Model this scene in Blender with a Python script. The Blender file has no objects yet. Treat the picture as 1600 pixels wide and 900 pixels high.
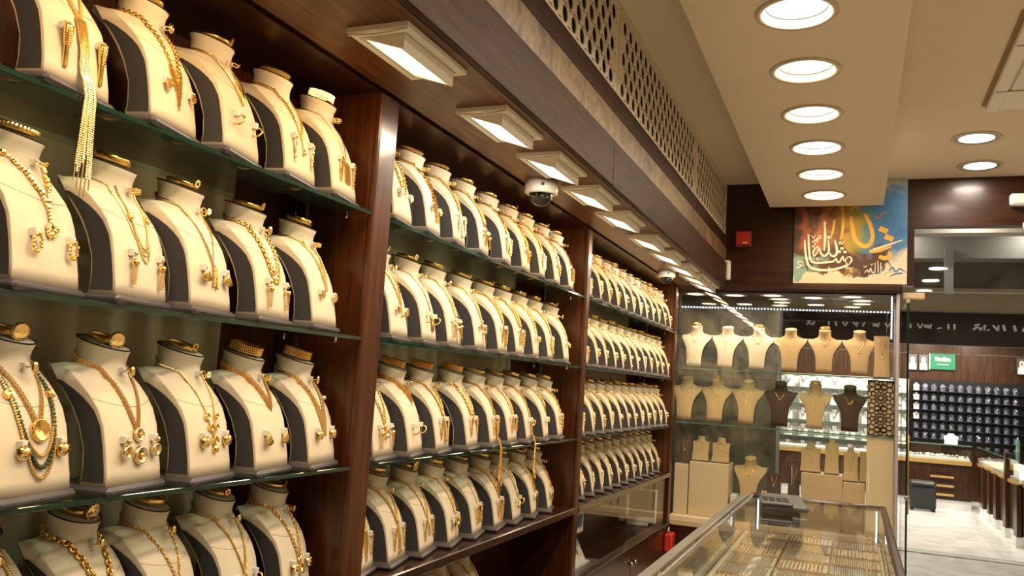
import bpy, math, random
from mathutils import Vector, Matrix
from mathutils.bvhtree import BVHTree
random.seed(11)
S = bpy.context.scene
COL = S.collection
PI = math.pi
R = math.radians

# ------------------------------------------------------------------ camera
cam = bpy.data.cameras.new('camera'); co = bpy.data.objects.new('camera', cam); COL.objects.link(co)
_r = Vector((0.9230, 0.3800, 0.0640)).normalized()
_f = Vector((-0.3850, 0.9160, 0.1120)).normalized()
_r = (_r - _f * _r.dot(_f)).normalized(); _u = _r.cross(_f)
co.matrix_world = Matrix(((_r.x, _u.x, -_f.x, 1.5), (_r.y, _u.y, -_f.y, 0.0), (_r.z, _u.z, -_f.z, 1.55), (0, 0, 0, 1)))
cam.sensor_width = 36; cam.lens = 36 * 1293.27 / 1600; cam.clip_start = 0.05; cam.clip_end = 100
S.camera = co
# ------------------------------------------------------------------ world, exposure
w = bpy.data.worlds.new('world'); S.world = w; w.use_nodes = True
w.node_tree.nodes['Background'].inputs[0].default_value = (1.0, 0.86, 0.66, 1)
w.node_tree.nodes['Background'].inputs[1].default_value = 0.06
S.view_settings.view_transform = 'Standard'; S.view_settings.look = 'None'
S.view_settings.exposure = 0.0; S.view_settings.gamma = 1.0; S.view_settings.use_curve_mapping = False
S.cycles.max_bounces = 8; S.cycles.transparent_max_bounces = 24; S.cycles.caustics_reflective = False; S.cycles.caustics_refractive = False
S.cycles.sample_clamp_indirect = 4.0
LAMP_W, DOWN_W = 3.3, 10.0
WARM, COOL, MID = (1.0, 0.63, 0.30), (1.0, 0.85, 0.62), (1.0, 0.79, 0.52)

# ------------------------------------------------------------------ materials
M = {}
def _nt(name):
    m = bpy.data.materials.new(name); m.use_nodes = True; M[name] = m
    nt = m.node_tree; return m, nt, nt.nodes['Principled BSDF']
def mat(name, col, rough=0.5, metal=0.0, coat=0.0, bump=0.0, bscale=200.0, emit=None, estr=0.0, var=0.0, vscale=6.0, spec=0.5):
    m, nt, b = _nt(name)
    b.inputs['Base Color'].default_value = (*col, 1); b.inputs['Roughness'].default_value = rough
    b.inputs['Metallic'].default_value = metal; b.inputs['Coat Weight'].default_value = coat
    b.inputs['Coat Roughness'].default_value = 0.08; b.inputs['Specular IOR Level'].default_value = spec
    if emit: b.inputs['Emission Color'].default_value = (*emit, 1); b.inputs['Emission Strength'].default_value = estr
    if bump or var:
        g = nt.nodes.new('ShaderNodeNewGeometry')
    if var:
        n = nt.nodes.new('ShaderNodeTexNoise'); n.inputs['Scale'].default_value = vscale; n.inputs['Detail'].default_value = 4
        nt.links.new(g.outputs['Position'], n.inputs['Vector'])
        r = nt.nodes.new('ShaderNodeValToRGB'); r.color_ramp.elements[0].position = .3; r.color_ramp.elements[1].position = .7
        r.color_ramp.elements[0].color = (*[c * (1 - var) for c in col], 1); r.color_ramp.elements[1].color = (*[min(1, c * (1 + var)) for c in col], 1)
        nt.links.new(n.outputs['Fac'], r.inputs['Fac']); nt.links.new(r.outputs['Color'], b.inputs['Base Color'])
    if bump:
        n = nt.nodes.new('ShaderNodeTexNoise'); n.inputs['Scale'].default_value = bscale
        nt.links.new(g.outputs['Position'], n.inputs['Vector'])
        bp = nt.nodes.new('ShaderNodeBump'); bp.inputs['Strength'].default_value = bump; bp.inputs['Distance'].default_value = 0.002
        nt.links.new(n.outputs['Fac'], bp.inputs['Height']); nt.links.new(bp.outputs['Normal'], b.inputs['Normal'])
    return m
def wood(name, c1, c2, axis, rough=0.28, coat=0.5, spec=.5):
    m, nt, b = _nt(name)
    g = nt.nodes.new('ShaderNodeNewGeometry'); mp = nt.nodes.new('ShaderNodeMapping')
    sc = [26.0, 26.0, 26.0]; sc[axis] = 1.6; mp.inputs['Scale'].default_value = sc
    nt.links.new(g.outputs['Position'], mp.inputs['Vector'])
    n = nt.nodes.new('ShaderNodeTexNoise'); n.inputs['Scale'].default_value = 2.2; n.inputs['Detail'].default_value = 7; n.inputs['Distortion'].default_value = .8
    nt.links.new(mp.outputs['Vector'], n.inputs['Vector'])
    r = nt.nodes.new('ShaderNodeValToRGB'); r.color_ramp.elements[0].position = .32; r.color_ramp.elements[1].position = .72
    r.color_ramp.elements[0].color = (*c1, 1); r.color_ramp.elements[1].color = (*c2, 1)
    nt.links.new(n.outputs['Fac'], r.inputs['Fac']); nt.links.new(r.outputs['Color'], b.inputs['Base Color'])
    b.inputs['Roughness'].default_value = rough; b.inputs['Coat Weight'].default_value = coat; b.inputs['Coat Roughness'].default_value = .12; b.inputs['Specular IOR Level'].default_value = spec
    bp = nt.nodes.new('ShaderNodeBump'); bp.inputs['Strength'].default_value = .12; bp.inputs['Distance'].default_value = .002
    nt.links.new(n.outputs['Fac'], bp.inputs['Height']); nt.links.new(bp.outputs['Normal'], b.inputs['Normal'])
    return m
def marble(name, c1, c2, scale=3.0, rough=0.2):
    m, nt, b = _nt(name)
    g = nt.nodes.new('ShaderNodeNewGeometry')
    n = nt.nodes.new('ShaderNodeTexNoise'); n.inputs['Scale'].default_value = scale; n.inputs['Detail'].default_value = 9; n.inputs['Distortion'].default_value = 1.6
    nt.links.new(g.outputs['Position'], n.inputs['Vector'])
    r = nt.nodes.new('ShaderNodeValToRGB'); e = r.color_ramp.elements
    e[0].position = .36; e[0].color = (*c1, 1); e[1].position = .62; e[1].color = (*c2, 1)
    x = r.color_ramp.elements.new(.5); x.color = (*[(a * .4 + d * .6) for a, d in zip(c1, c2)], 1)
    nt.links.new(n.outputs['Fac'], r.inputs['Fac']); nt.links.new(r.outputs['Color'], b.inputs['Base Color'])
    b.inputs['Roughness'].default_value = rough
    return m
def glass(name, tint=(.95, .98, .96), ior=1.5):
    m = bpy.data.materials.new(name); m.use_nodes = True; M[name] = m; nt = m.node_tree; nt.nodes.clear()
    o = nt.nodes.new('ShaderNodeOutputMaterial'); t = nt.nodes.new('ShaderNodeBsdfTransparent'); t.inputs[0].default_value = (*tint, 1)
    g = nt.nodes.new('ShaderNodeBsdfGlossy'); g.inputs['Roughness'].default_value = 0.02; g.inputs[0].default_value = (1, 1, 1, 1)
    # Schlick reflectance, the same from both sides of a thin pane
    f0 = ((ior - 1) / (ior + 1)) ** 2
    lw = nt.nodes.new('ShaderNodeLayerWeight'); lw.inputs['Blend'].default_value = .5
    pw = nt.nodes.new('ShaderNodeMath'); pw.operation = 'POWER'; pw.inputs[1].default_value = 5.0; nt.links.new(lw.outputs['Facing'], pw.inputs[0])
    f = nt.nodes.new('ShaderNodeMath'); f.operation = 'MULTIPLY_ADD'; f.inputs[1].default_value = (1 - f0) * .75; f.inputs[2].default_value = f0; nt.links.new(pw.outputs[0], f.inputs[0])
    x = nt.nodes.new('ShaderNodeMixShader'); nt.links.new(f.outputs[0], x.inputs[0]); nt.links.new(t.outputs[0], x.inputs[1]); nt.links.new(g.outputs[0], x.inputs[2])
    nt.links.new(x.outputs[0], o.inputs[0]); return m
def glow(name, col, s):
    m = bpy.data.materials.new(name); m.use_nodes = True; M[name] = m; nt = m.node_tree; nt.nodes.clear()
    o = nt.nodes.new('ShaderNodeOutputMaterial'); e = nt.nodes.new('ShaderNodeEmission'); e.inputs[0].default_value = (*col, 1); e.inputs[1].default_value = s
    nt.links.new(e.outputs[0], o.inputs[0]); return m

mat('cream_cloth', (.79, .695, .53), .85, bump=.15, bscale=900, spec=.2)
mat('sand_cloth', (.62, .44, .245), .85, bump=.15, bscale=900, spec=.2)
mat('brown_cloth', (.075, .045, .032), .7, bump=.1, bscale=900, spec=.3)
mat('seam_cloth', (.52, .43, .30), .85)  # darker cream: the crease's faint shadow put into the seam colour
mat('charcoal_cloth', (.052, .050, .055), .75, spec=.3)
mat('charcoal_base', (.085, .080, .088), .38)
mat('dark_trim', (.022, .016, .012), .5)
mat('gold', (1.0, .64, .18), .22, metal=1.0)
mat('gold_pale', (1.0, .73, .32), .18, metal=1.0)
mat('silver_stone', (.93, .90, .86), .12, metal=1.0)
mat('green_stone', (.10, .13, .07), .2, metal=.4)
mat('clip_white', (.86, .84, .78), .35)
wood('wood_v', (.042, .012, .0035), (.108, .031, .0075), 2, rough=.3, coat=.2, spec=.4)
wood('wood_y', (.012, .004, .0016), (.052, .016, .005), 1, rough=.32, coat=.1, spec=.35)
wood('wood_gloss', (.014, .005, .002), (.050, .018, .006), 1, rough=.3, coat=1.0, spec=.4)
wood('wood_soffit', (.050, .017, .005), (.17, .066, .020), 1, rough=.36, coat=.0, spec=.22)
wood('wood_x', (.020, .007, .0035), (.055, .018, .008), 0, rough=.3, coat=.1, spec=.35)
wood('wood_dark', (.018, .008, .005), (.050, .022, .013), 1, rough=.5, coat=.0, spec=.10)
mat('back_panel', (.50, .42, .29), .55, var=.06)
mat('plaster', (.74, .63, .48), .85, var=.02)
mat('grille_paint', (.74, .65, .50), .5)
mat('cavity_shade', (.02, .018, .015), .9)  # near-black, the shade of the grille cavity as a colour
marble('marble_brown', (.055, .033, .016), (.19, .122, .058), 9, .4)
marble('marble_white', (.66, .66, .64), (.86, .87, .85), 1.6, .18)
marble('marble_grey', (.34, .34, .31), (.50, .50, .47), 2.2, .25)
marble('stone_grey', (.16, .17, .15), (.36, .34, .29), 3.2, .3)
glass('glass', (.965, .985, .97)); glass('glass_green', (.80, .92, .86)); glass('glass_clear', (.985, .99, .985), 1.45); glass('glass_soft', (.97, .98, .97), 1.16)
mat('frost', (.20, .20, .165), .25)
mat('glass_edge', (.006, .032, .020), .08, coat=.5)
mat('glass_edge_pale', (.10, .20, .16), .1, coat=.5)
mat('lamp_white', (.80, .74, .62), .45)
mat('trim_white', (.78, .70, .58), .4)
mat('camera_white', (.80, .77, .70), .35)
glass('smoke_glass', (.55, .53, .50))
mat('black', (.012, .012, .014), .3)
mat('black_leather', (.018, .020, .023), .42)
mat('steel', (.62, .62, .62), .25, metal=1.0)
mat('led_glow_metal', (.62, .60, .70), .35, metal=.6)  # silver frame metal with the lavender glow of the LEDs in its colour
mat('red_plastic', (.55, .03, .015), .35)
mat('red_dark', (.17, .015, .012), .35)
mat('white_plastic', (.80, .79, .74), .4)
mat('cream_board', (.80, .66, .43), .5)
mat('tan_board', (.62, .46, .27), .5)
mat('screen', (.012, .015, .014), .12)
mat('blue_print', (.10, .17, .26), .5)
mat('grey_case', (.10, .11, .12), .4)
mat('velvet_tray', (.84, .77, .62), .8)
mat('flag_green', (.01, .16, .075), .6)
mat('navy_cloth', (.05, .066, .105), .55)
mat('white_cloth', (.85, .85, .80), .7)
mat('portrait_ground', (.10, .085, .075), .6)
mat('skin_print', (.35, .22, .15), .6)
mat('header_brown', (.026, .014, .010), .4)
mat('corridor_paint', (.46, .45, .40), .7)
wood('wood_far', (.020, .008, .003), (.075, .032, .012), 2, rough=.35, coat=.1, spec=.3)
mat('beam_grey', (.14, .15, .145), .5)
mat('drawer_gold', (.75, .48, .16), .35, metal=.7)
mat('paper_ivory', (.82, .72, .54), .7)
mat('paint_yellow', (.74, .40, .06), .7); mat('paint_cream', (.80, .66, .46), .7); mat('paint_orange', (.55, .17, .04), .7)
mat('paint_blue', (.06, .16, .34), .7); mat('paint_teal', (.22, .42, .36), .7)
glow('lens_warm', (1.0, .80, .50), 5.0); glow('lens_cool', (1.0, .94, .84), 5.5)
glow('down_warm', (1.0, .86, .62), 4.2); glow('down_cool', (.96, .97, 1.0), 4.6)
glow('led', (.80, .87, 1.0), 5.0); mat('led_tape', (.10, .12, .16), .6); glow('led_bar', (.70, .74, 1.0), 1.3)
glow('far_lamp', (1.0, .96, .88), 6.0)
glow('niche_light', (.86, 1.0, .88), 1.1)

# ------------------------------------------------------------------ mesh helpers
class MB:
    def __init__(s): s.v = []; s.f = []; s.m = []; s.sm = []
    def add(s, vs, fs, mi=0, smooth=False):
        o = len(s.v); s.v.extend([tuple(p) for p in vs])
        for f in fs: s.f.append(tuple(i + o for i in f)); s.m.append(mi); s.sm.append(smooth)
    def box(s, x0, x1, y0, y1, z0, z1, mi=0, xf=None, bev=0.0):
        if bev > 0:
            b = min(bev, (x1 - x0) * .49, (y1 - y0) * .49, (z1 - z0) * .49)
            vs = []; idx = {}
            for ix, (xa, sx) in enumerate(((x0, 1), (x1, -1))):
                for iy, (ya, sy) in enumerate(((y0, 1), (y1, -1))):
                    for iz, (za, sz) in enumerate(((z0, 1), (z1, -1))):
                        for k, d in enumerate(((0, sy * b, sz * b), (sx * b, 0, sz * b), (sx * b, sy * b, 0))):
                            idx[(ix, iy, iz, k)] = len(vs); vs.append((xa + d[0], ya + d[1], za + d[2]))
            I = lambda a, b_, c, k: idx[(a, b_, c, k)]
            fs = []
            for a in (0, 1):
                q = [I(a, 0, 0, 0), I(a, 1, 0, 0), I(a, 1, 1, 0), I(a, 0, 1, 0)]; fs.append(q if a else q[::-1])
                q = [I(0, a, 0, 1), I(1, a, 0, 1), I(1, a, 1, 1), I(0, a, 1, 1)]; fs.append(q[::-1] if a else q)
                q = [I(0, 0, a, 2), I(1, 0, a, 2), I(1, 1, a, 2), I(0, 1, a, 2)]; fs.append(q if a else q[::-1])
                for c in (0, 1):
                    fs.append([I(a, c, 0, 0), I(a, c, 1, 0), I(a, c, 1, 1), I(a, c, 0, 1)])
                    fs.append([I(a, 0, c, 0), I(a, 1, c, 0), I(a, 1, c, 2), I(a, 0, c, 2)])
                    fs.append([I(0, a, c, 1), I(1, a, c, 1), I(1, a, c, 2), I(0, a, c, 2)])
                    for d in (0, 1): fs.append([I(a, c, d, 0), I(a, c, d, 1), I(a, c, d, 2)])
        else:
            vs = [(x, y, z) for x in (x0, x1) for y in (y0, y1) for z in (z0, z1)]
            fs = [(0, 1, 3, 2), (4, 6, 7, 5), (0, 4, 5, 1), (2, 3, 7, 6), (0, 2, 6, 4), (1, 5, 7, 3)]
        if xf is not None: vs = [xf @ Vector(p) for p in vs]
        s.add(vs, fs, mi)
    def tube(s, pts, r, n=6, mi=0, closed=False, cap=True):
        pts = [Vector(p) for p in pts]; N = len(pts); vs = []; fs = []
        up = Vector((.123, .37, .92)); prev = None
        for i, p in enumerate(pts):
            a = pts[(i - 1) % N] if (closed or i > 0) else p; b = pts[(i + 1) % N] if (closed or i < N - 1) else p
            t = (b - a)
            if t.length < 1e-9: t = Vector((0, 0, 1))
            t.normalize()
            if prev is None:
                u = t.cross(up)
                if u.length < 1e-4: u = t.cross(Vector((1, 0, 0)))
            else: u = prev - t * prev.dot(t)
            u.normalize(); prev = u; v = t.cross(u)
            rr = r[i] if isinstance(r, (list, tuple)) else r
            for k in range(n):
                an = 2 * PI * k / n; vs.append(p + (u * math.cos(an) + v * math.sin(an)) * rr)
        for i in range(N if closed else N - 1):
            j = (i + 1) % N
            for k in range(n): fs.append((i * n + k, i * n + (k + 1) % n, j * n + (k + 1) % n, j * n + k))
        if cap and not closed:
            fs.append(tuple(range(n))[::-1]); fs.append(tuple((N - 1) * n + k for k in range(n)))
        s.add(vs, fs, mi, True)
    def lathe(s, prof, n=20, mi=0, xf=None, smooth=True, a0=0.0):
        vs = []; fs = []
        for (r, z) in prof:
            for k in range(n):
                a = 2 * PI * k / n + a0; vs.append(Vector((r * math.cos(a), r * math.sin(a), z)))
        if xf is not None: vs = [xf @ p for p in vs]
        for i in range(len(prof) - 1):
            for k in range(n): fs.append((i * n + k, i * n + (k + 1) % n, (i + 1) * n + (k + 1) % n, (i + 1) * n + k))
        s.add(vs, fs, mi, smooth)
    def ball(s, c, r, mi=0, n=6, m=4, sc=(1, 1, 1)):
        vs = [Vector((c[0], c[1], c[2] - r * sc[2]))]; fs = []
        for i in range(1, m):
            a = -PI / 2 + PI * i / m
            for k in range(n):
                b = 2 * PI * k / n; vs.append(Vector((c[0] + r * sc[0] * math.cos(a) * math.cos(b), c[1] + r * sc[1] * math.cos(a) * math.sin(b), c[2] + r * sc[2] * math.sin(a))))
        vs.append(Vector((c[0], c[1], c[2] + r * sc[2]))); L = len(vs) - 1
        for k in range(n):
            fs.append((0, 1 + (k + 1) % n, 1 + k))
            for i in range(m - 2):
                a = 1 + i * n; fs.append((a + k, a + (k + 1) % n, a + n + (k + 1) % n, a + n + k))
            fs.append((1 + (m - 2) * n + k, 1 + (m - 2) * n + (k + 1) % n, L))
        s.add(vs, fs, mi, n > 6)
    def torus(s, c, R_, r, n=16, m=5, mi=0, xf=None, sx=1.0):
        vs = []; fs = []
        for i in range(n):
            a = 2 * PI * i / n
            for k in range(m):
                b = 2 * PI * k / m; q = R_ + r * math.cos(b)
                vs.append(Vector((q * math.cos(a) * sx, q * math.sin(a), r * math.sin(b))))
        if xf is not None: vs = [xf @ p for p in vs]
        vs = [p + Vector(c) for p in vs]
        for i in range(n):
            for k in range(m): fs.append((i * m + k, ((i + 1) % n) * m + k, ((i + 1) % n) * m + (k + 1) % m, i * m + (k + 1) % m))
        s.add(vs, fs, mi, True)
    def mesh(s, name, mats):
        me = bpy.data.meshes.new(name); me.from_pydata(s.v, [], s.f)
        if not isinstance(mats, (list, tuple)): mats = [mats]
        for k in mats: me.materials.append(M[k])
        me.polygons.foreach_set('material_index', s.m); me.polygons.foreach_set('use_smooth', s.sm)
        me.update(); return me
    def build(s, name, mats, parent=None, **kw):
        return link(name, s.mesh(name, mats), parent, **kw)
def link(name, me, parent=None, label=None, cat=None, group=None, kind=None, mw=None):
    o = bpy.data.objects.new(name, me); COL.objects.link(o)
    if parent is not None: o.parent = parent
    if mw is not None: o.matrix_world = mw
    tag(o, label, cat, group, kind); return o
def tag(o, label=None, cat=None, group=None, kind=None):
    if label:
        o['label'] = label
        n = len(label.split())
        if n > 16 or n < 4: print('LABEL LENGTH', n, label)
    if cat: o['category'] = cat
    if group: o['group'] = group
    if kind: o['kind'] = kind
    return o
def empty(name, loc, label=None, cat=None, group=None, kind=None, rz=0.0):
    o = bpy.data.objects.new(name, None); COL.objects.link(o); o.location = loc; o.rotation_euler = (0, 0, rz); o.empty_display_size = .05
    return tag(o, label, cat, group, kind)
def bx(name, m, x0, x1, y0, y1, z0, z1, parent=None, bev=0.0, **kw):
    b = MB(); b.box(x0, x1, y0, y1, z0, z1, 0, None, bev); return b.build(name, m, parent, **kw)
ORD = ['first', 'second', 'third', 'fourth', 'fifth', 'sixth', 'seventh', 'eighth', 'ninth', 'tenth', 'eleventh', 'twelfth', 'thirteenth', 'fourteenth']

# ================================================================== SETTING
st = dict(kind='structure')
bx('floor', 'marble_grey', -1.2, 3.4, -2.0, 10.3, -.06, 0, **st)
bx('ceiling', 'plaster', -1.2, 3.4, -2.0, 7.62, 3.443, 3.55, **st)
wl = bx('wall_left', 'wood_v', -.52, -.36, -2.0, 7.62, 0, 3.443, **st)
bx('wall_right', 'plaster', 3.3, 3.42, -2.0, 7.62, 0, 3.443, **st)
bx('wall_rear', 'wood_v', -.52, 3.42, -2.1, -2.0, 0, 3.443, **st)
# end wall above the display window and doorway
we = bx('wall_end', 'wood_x', .30, 1.93, 7.5, 7.62, 2.545, 3.443, **st)
bx('wall_panel', 'wood_x', 1.93, 3.3, 7.5, 7.62, 3.04, 3.443, parent=we)
# beige back panels behind the shelves
for y0, y1 in ((-.4, 2.06), (2.44, 4.46), (4.79, 7.10)):
    bx('back_panel', 'back_panel', -.36, -.352, y0, y1, .84, 2.09, parent=wl)
# soffit over the shelves with its inner groove
so = bx('trim_1', 'wood_soffit', .02, .399, -1.0, 7.5, 2.50, 2.56, **st)
bx('inner_board', 'wood_y', -.36, -.012, -1.0, 7.5, 2.50, 2.56, parent=so)
bx('groove', 'wood_dark', -.012, .02, -1.0, 7.5, 2.515, 2.56, parent=so)
fa = empty('trim_2', (.40, 0, 2.5), kind='structure')
def kids(parent, name, m, boxes, bev=0.0):
    for b in boxes:
        o = bx(name, m, *b, bev=bev); o.parent = parent; o.matrix_parent_inverse = Matrix.Translation(parent.location).inverted()
ys = [-1.0, 1.45, 3.70, 5.95, 7.5]
kids(fa, 'fascia_panel', 'wood_dark', [(.399, .425, ys[i] + .0015, ys[i + 1] - .0015, 2.50, 2.72) for i in range(4)], .003)
mb_ = empty('trim_3', (.40, 0, 2.72), kind='structure')
ym = [-1.0, .4, 1.65, 2.9, 4.15, 5.4, 6.5, 7.5]
kids(mb_, 'marble_panel', 'marble_brown', [(.392, .41, ym[i] + .001, ym[i + 1] - .001, 2.72, 2.86) for i in range(7)])
ub = empty('trim_4', (.40, 0, 2.86), kind='structure')
kids(ub, 'upper_board', 'wood_dark', [(.385, .412, ys[i] + .0015, ys[i + 1] - .0015, 2.86, 2.965) for i in range(4)], .003)
# perforated grille: real holes with depth
gr = empty('trim_5', (.39, 0, 2.965), kind='structure')
def grille_panel(y0, y1):
    b = MB(); xo, xi = .398, .393; z0, z1 = 2.965, 3.443
    pitch, rows, rz = .113, 5, .0795
    zb = 2.992 - .0  # lower margin
    n = 12; rows_z = [3.0325 + k * rz for k in range(rows)]
    lo, hi = rows_z[0] - rz / 2, rows_z[-1] + rz / 2
    ny = int((y1 - y0 - .03) / pitch); m0 = (y1 - y0 - ny * pitch) / 2
    def quad(ya, yb, za, zc): b.add([(xo, ya, za), (xo, yb, za), (xo, yb, zc), (xo, ya, zc)], [(0, 1, 2, 3)])
    quad(y0, y1, z0, lo); quad(y0, y1, hi, z1)
    for k, zc in enumerate(rows_z):
        off = pitch / 2 if k % 2 else 0.0
        ya = y0 + m0 + off; cnt = ny - (1 if k % 2 else 0)
        quad(y0, ya, zc - rz / 2, zc + rz / 2); quad(ya + cnt * pitch, y1, zc - rz / 2, zc + rz / 2)
        for i in range(cnt):
            yc = ya + (i + .5) * pitch
            outer, inner, deep = [], [], []
            for j in range(n):
                a = 2 * PI * j / n; c, s_ = math.cos(a), math.sin(a)
                t = 1 / max(abs(c) / (pitch / 2), abs(s_) / (rz / 2))
                outer.append((xo, yc + c * t, zc + s_ * t)); inner.append((xo, yc + 0.033 * c, zc + .036 * s_)); deep.append((xi, yc + 0.033 * c, zc + .036 * s_))
            fs = []
            for j in range(n):
                q = (j + 1) % n; fs.append((j, q, n + q, n + j)); fs.append((n + j, n + q, 2 * n + q, 2 * n + j))
            b.add(outer + inner + deep, fs)
    o = b.build('grille_panel', 'grille_paint'); o.parent = gr; o.matrix_parent_inverse = Matrix.Translation(gr.location).inverted()
for y0, y1 in ((-1.0, 1.52), (1.525, 3.78), (3.785, 5.9), (5.905, 7.495)): grille_panel(y0, y1)
kids(gr, 'cavity_shade_board', 'cavity_shade', [(.34, .36, -1.0, 7.5, 2.965, 3.443)])  # dark sheet standing in for the shade behind the holes
# hanging ceiling bulkhead for the downlights
DLY = [.12, .85, 1.53, 2.21, 2.89, 3.57, 4.245, 4.93, 5.61, 6.30, 6.96]
def bulkhead():
    b = MB(); x0, x1, y0, y1, z0, z1 = .785, 1.69, -1.6, 7.38, 3.2, 3.443
    b.add([(x0, y0, z0), (x1, y0, z0), (x1, y1, z0), (x0, y1, z0), (x0, y0, z1), (x1, y0, z1), (x1, y1, z1), (x0, y1, z1)],
          [(0, 1, 5, 4), (1, 2, 6, 5), (2, 3, 7, 6), (3, 0, 4, 7), (4, 5, 6, 7)])
    h = .25; xc = 1.24; n = 40; ya = y0
    q = lambda a, c, d, e: b.add([(a, d, z0), (c, d, z0), (c, e, z0), (a, e, z0)], [(0, 3, 2, 1)])
    q(x0, xc - h, y0, y1); q(xc + h, x1, y0, y1)
    for yc in DLY:
        q(xc - h, xc + h, ya, yc - h); ya = yc + h
        o, i = [], []
        for k in range(n):
            a = 2 * PI * k / n; c, s_ = math.cos(a), math.sin(a); t = h / max(abs(c), abs(s_))
            o.append((xc + c * t, yc + s_ * t, z0)); i.append((xc + .142 * c, yc + .142 * s_, z0))
        b.add(o + i, [(k, n + k, n + (k + 1) % n, (k + 1) % n) for k in range(n)])
    q(xc - h, xc + h, ya, y1)
    return b.build('ceiling_bulkhead', 'plaster', kind='structure')
bulkhead()

# ------------------------------------------------------------------ shelving
def divider(y0, y1, label):
    t = empty('shelf_divider', (-.18, (y0 + y1) / 2, .42), label, 'divider', 'wooden shelf dividers')
    b = MB(); b.box(-.36, -.02, y0 + .006, y1 - .006, 0, 2.5)
    o = b.build('side_board', 'wood_v'); o.parent = t; o.matrix_parent_inverse = Matrix.Translation(t.location).inverted()
    b = MB(); b.box(-.02, .004, y0, y1, 0, 2.5, 0, None, .006)
    o = b.build('front_post', 'wood_v'); o.parent = t; o.matrix_parent_inverse = Matrix.Translation(t.location).inverted()
divider(2.325, 2.438, 'glossy reddish wood divider post nearest the viewer, under the first soffit lamps')
divider(4.712, 4.785, 'slim reddish wood divider post between the middle and far shelf bays')
divider(7.40, 7.47, 'reddish wood end post beside the glass window case')
divider(-.62, -.50, 'wooden divider closing the near shelf bay behind the viewer')
BAYS = [('near', -.49, 2.32), ('middle', 2.44, 4.71), ('far', 4.787, 7.398)]
ROWZ = [2.082, 1.664, 1.244, .845]
RW = ['top', 'second', 'third', 'bottom']
for bn, y0, y1 in BAYS:
    for k in range(3):
        z = ROWZ[k]
        t = empty('glass_shelf', (-.17, (y0 + y1) / 2, z - .012), f'green-edged glass shelf, {RW[k]} one in the {bn} bay', 'shelf', 'glass shelves of the wall display')
        b = MB(); b.box(-.345, -.002, y0 + .002, y1 - .002, z - .011, z)
        o = b.build('glass_pane', 'glass_green'); o.parent = t; o.matrix_parent_inverse = Matrix.Translation(t.location).inverted()
        b = MB(); b.box(-.002, .0015, y0 + .002, y1 - .002, z - .0115, z + .0003, 0, None, .001)
        o = b.build('polished_edge', 'glass_edge'); o.parent = t; o.matrix_parent_inverse = Matrix.Translation(t.location).inverted()
        for yy in (y0 + .012, y1 - .012):
            for xx in (-.09, -.30):
                b = MB(); b.lathe([(0, -.012), (.006, -.012), (.006, 0), (0, 0)], 8, 0, Matrix.Translation((xx, yy, z - .0115)))
                o = b.build('shelf_pin', 'steel'); o.parent = t; o.matrix_parent_inverse = Matrix.Translation(t.location).inverted()
    bx('wood_shelf', 'wood_gloss', -.35, .008, y0 + .001, y1 - .001, .806, .845, bev=.004,
       label=f'thick reddish wooden bottom shelf of the {bn} bay', cat='shelf', group='wooden bottom shelves')
    # slotted steel standard on the far divider face
    bx('shelf_standard', 'steel', -.262, -.25, y1 - .004, y1 + .004, .85, 2.4, label=f'slim steel shelf standard at the far end of the {bn} bay', cat='shelf standard', group='shelf standards')
# lower cabinets
for (bn, y0, y1), lab in zip(BAYS, ('near', 'middle', 'far')):
    t = empty('base_cabinet', (-.18, (y0 + y1) / 2, 0), f'dark reddish base cabinet with ledge under the {lab} bay', 'cabinet', 'base cabinets under the shelves')
    P = Matrix.Translation(t.location).inverted()
    def kid(o): o.parent = t; o.matrix_parent_inverse = P
    kid(bx('carcass', 'wood_v', -.35, -.02, y0 + .002, y1 - .002, 0, .39))
    kid(bx('ledge', 'wood_y', -.35, .03, y0 + .002, y1 - .002, .39, .425, bev=.005))
    n = 2
    for i in range(n):
        a = y0 + (y1 - y0) * i / n + .006; c = y0 + (y1 - y0) * (i + 1) / n - .006
        d = bx('door', 'wood_v', -.02, .012, a, c, .04, .385, bev=.004); kid(d)
        k = MB(); k.lathe([(0, 0), (.006, 0), (.006, .012), (.014, .018), (.014, .026), (.006, .031), (0, .032)], 12, 0, Matrix.Translation((.012, c - .05 if i == 0 else a + .05, .30)) @ Matrix.Rotation(PI / 2, 4, 'Y'))
        ko = k.build('knob', 'steel'); ko.parent = d
# sliding glass doors of the far lower cabinet
sg = empty('sliding_glass', (-.02, 6.0, .425), 'sliding clear glass doors closing the niche under the far bay', 'glass door')
for a, c, x in ((4.79, 6.05, -.012), (6.0, 7.395, -.024)):
    o = bx('pane', 'glass_soft', x, x + .006, a, c, .427, .804); o.parent = sg; o.matrix_parent_inverse = Matrix.Translation(sg.location).inverted()
    o = bx('pane_edge', 'glass_edge', x, x + .006, a - .003, a, .427, .804); o.parent = sg; o.matrix_parent_inverse = Matrix.Translation(sg.location).inverted()

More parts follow.
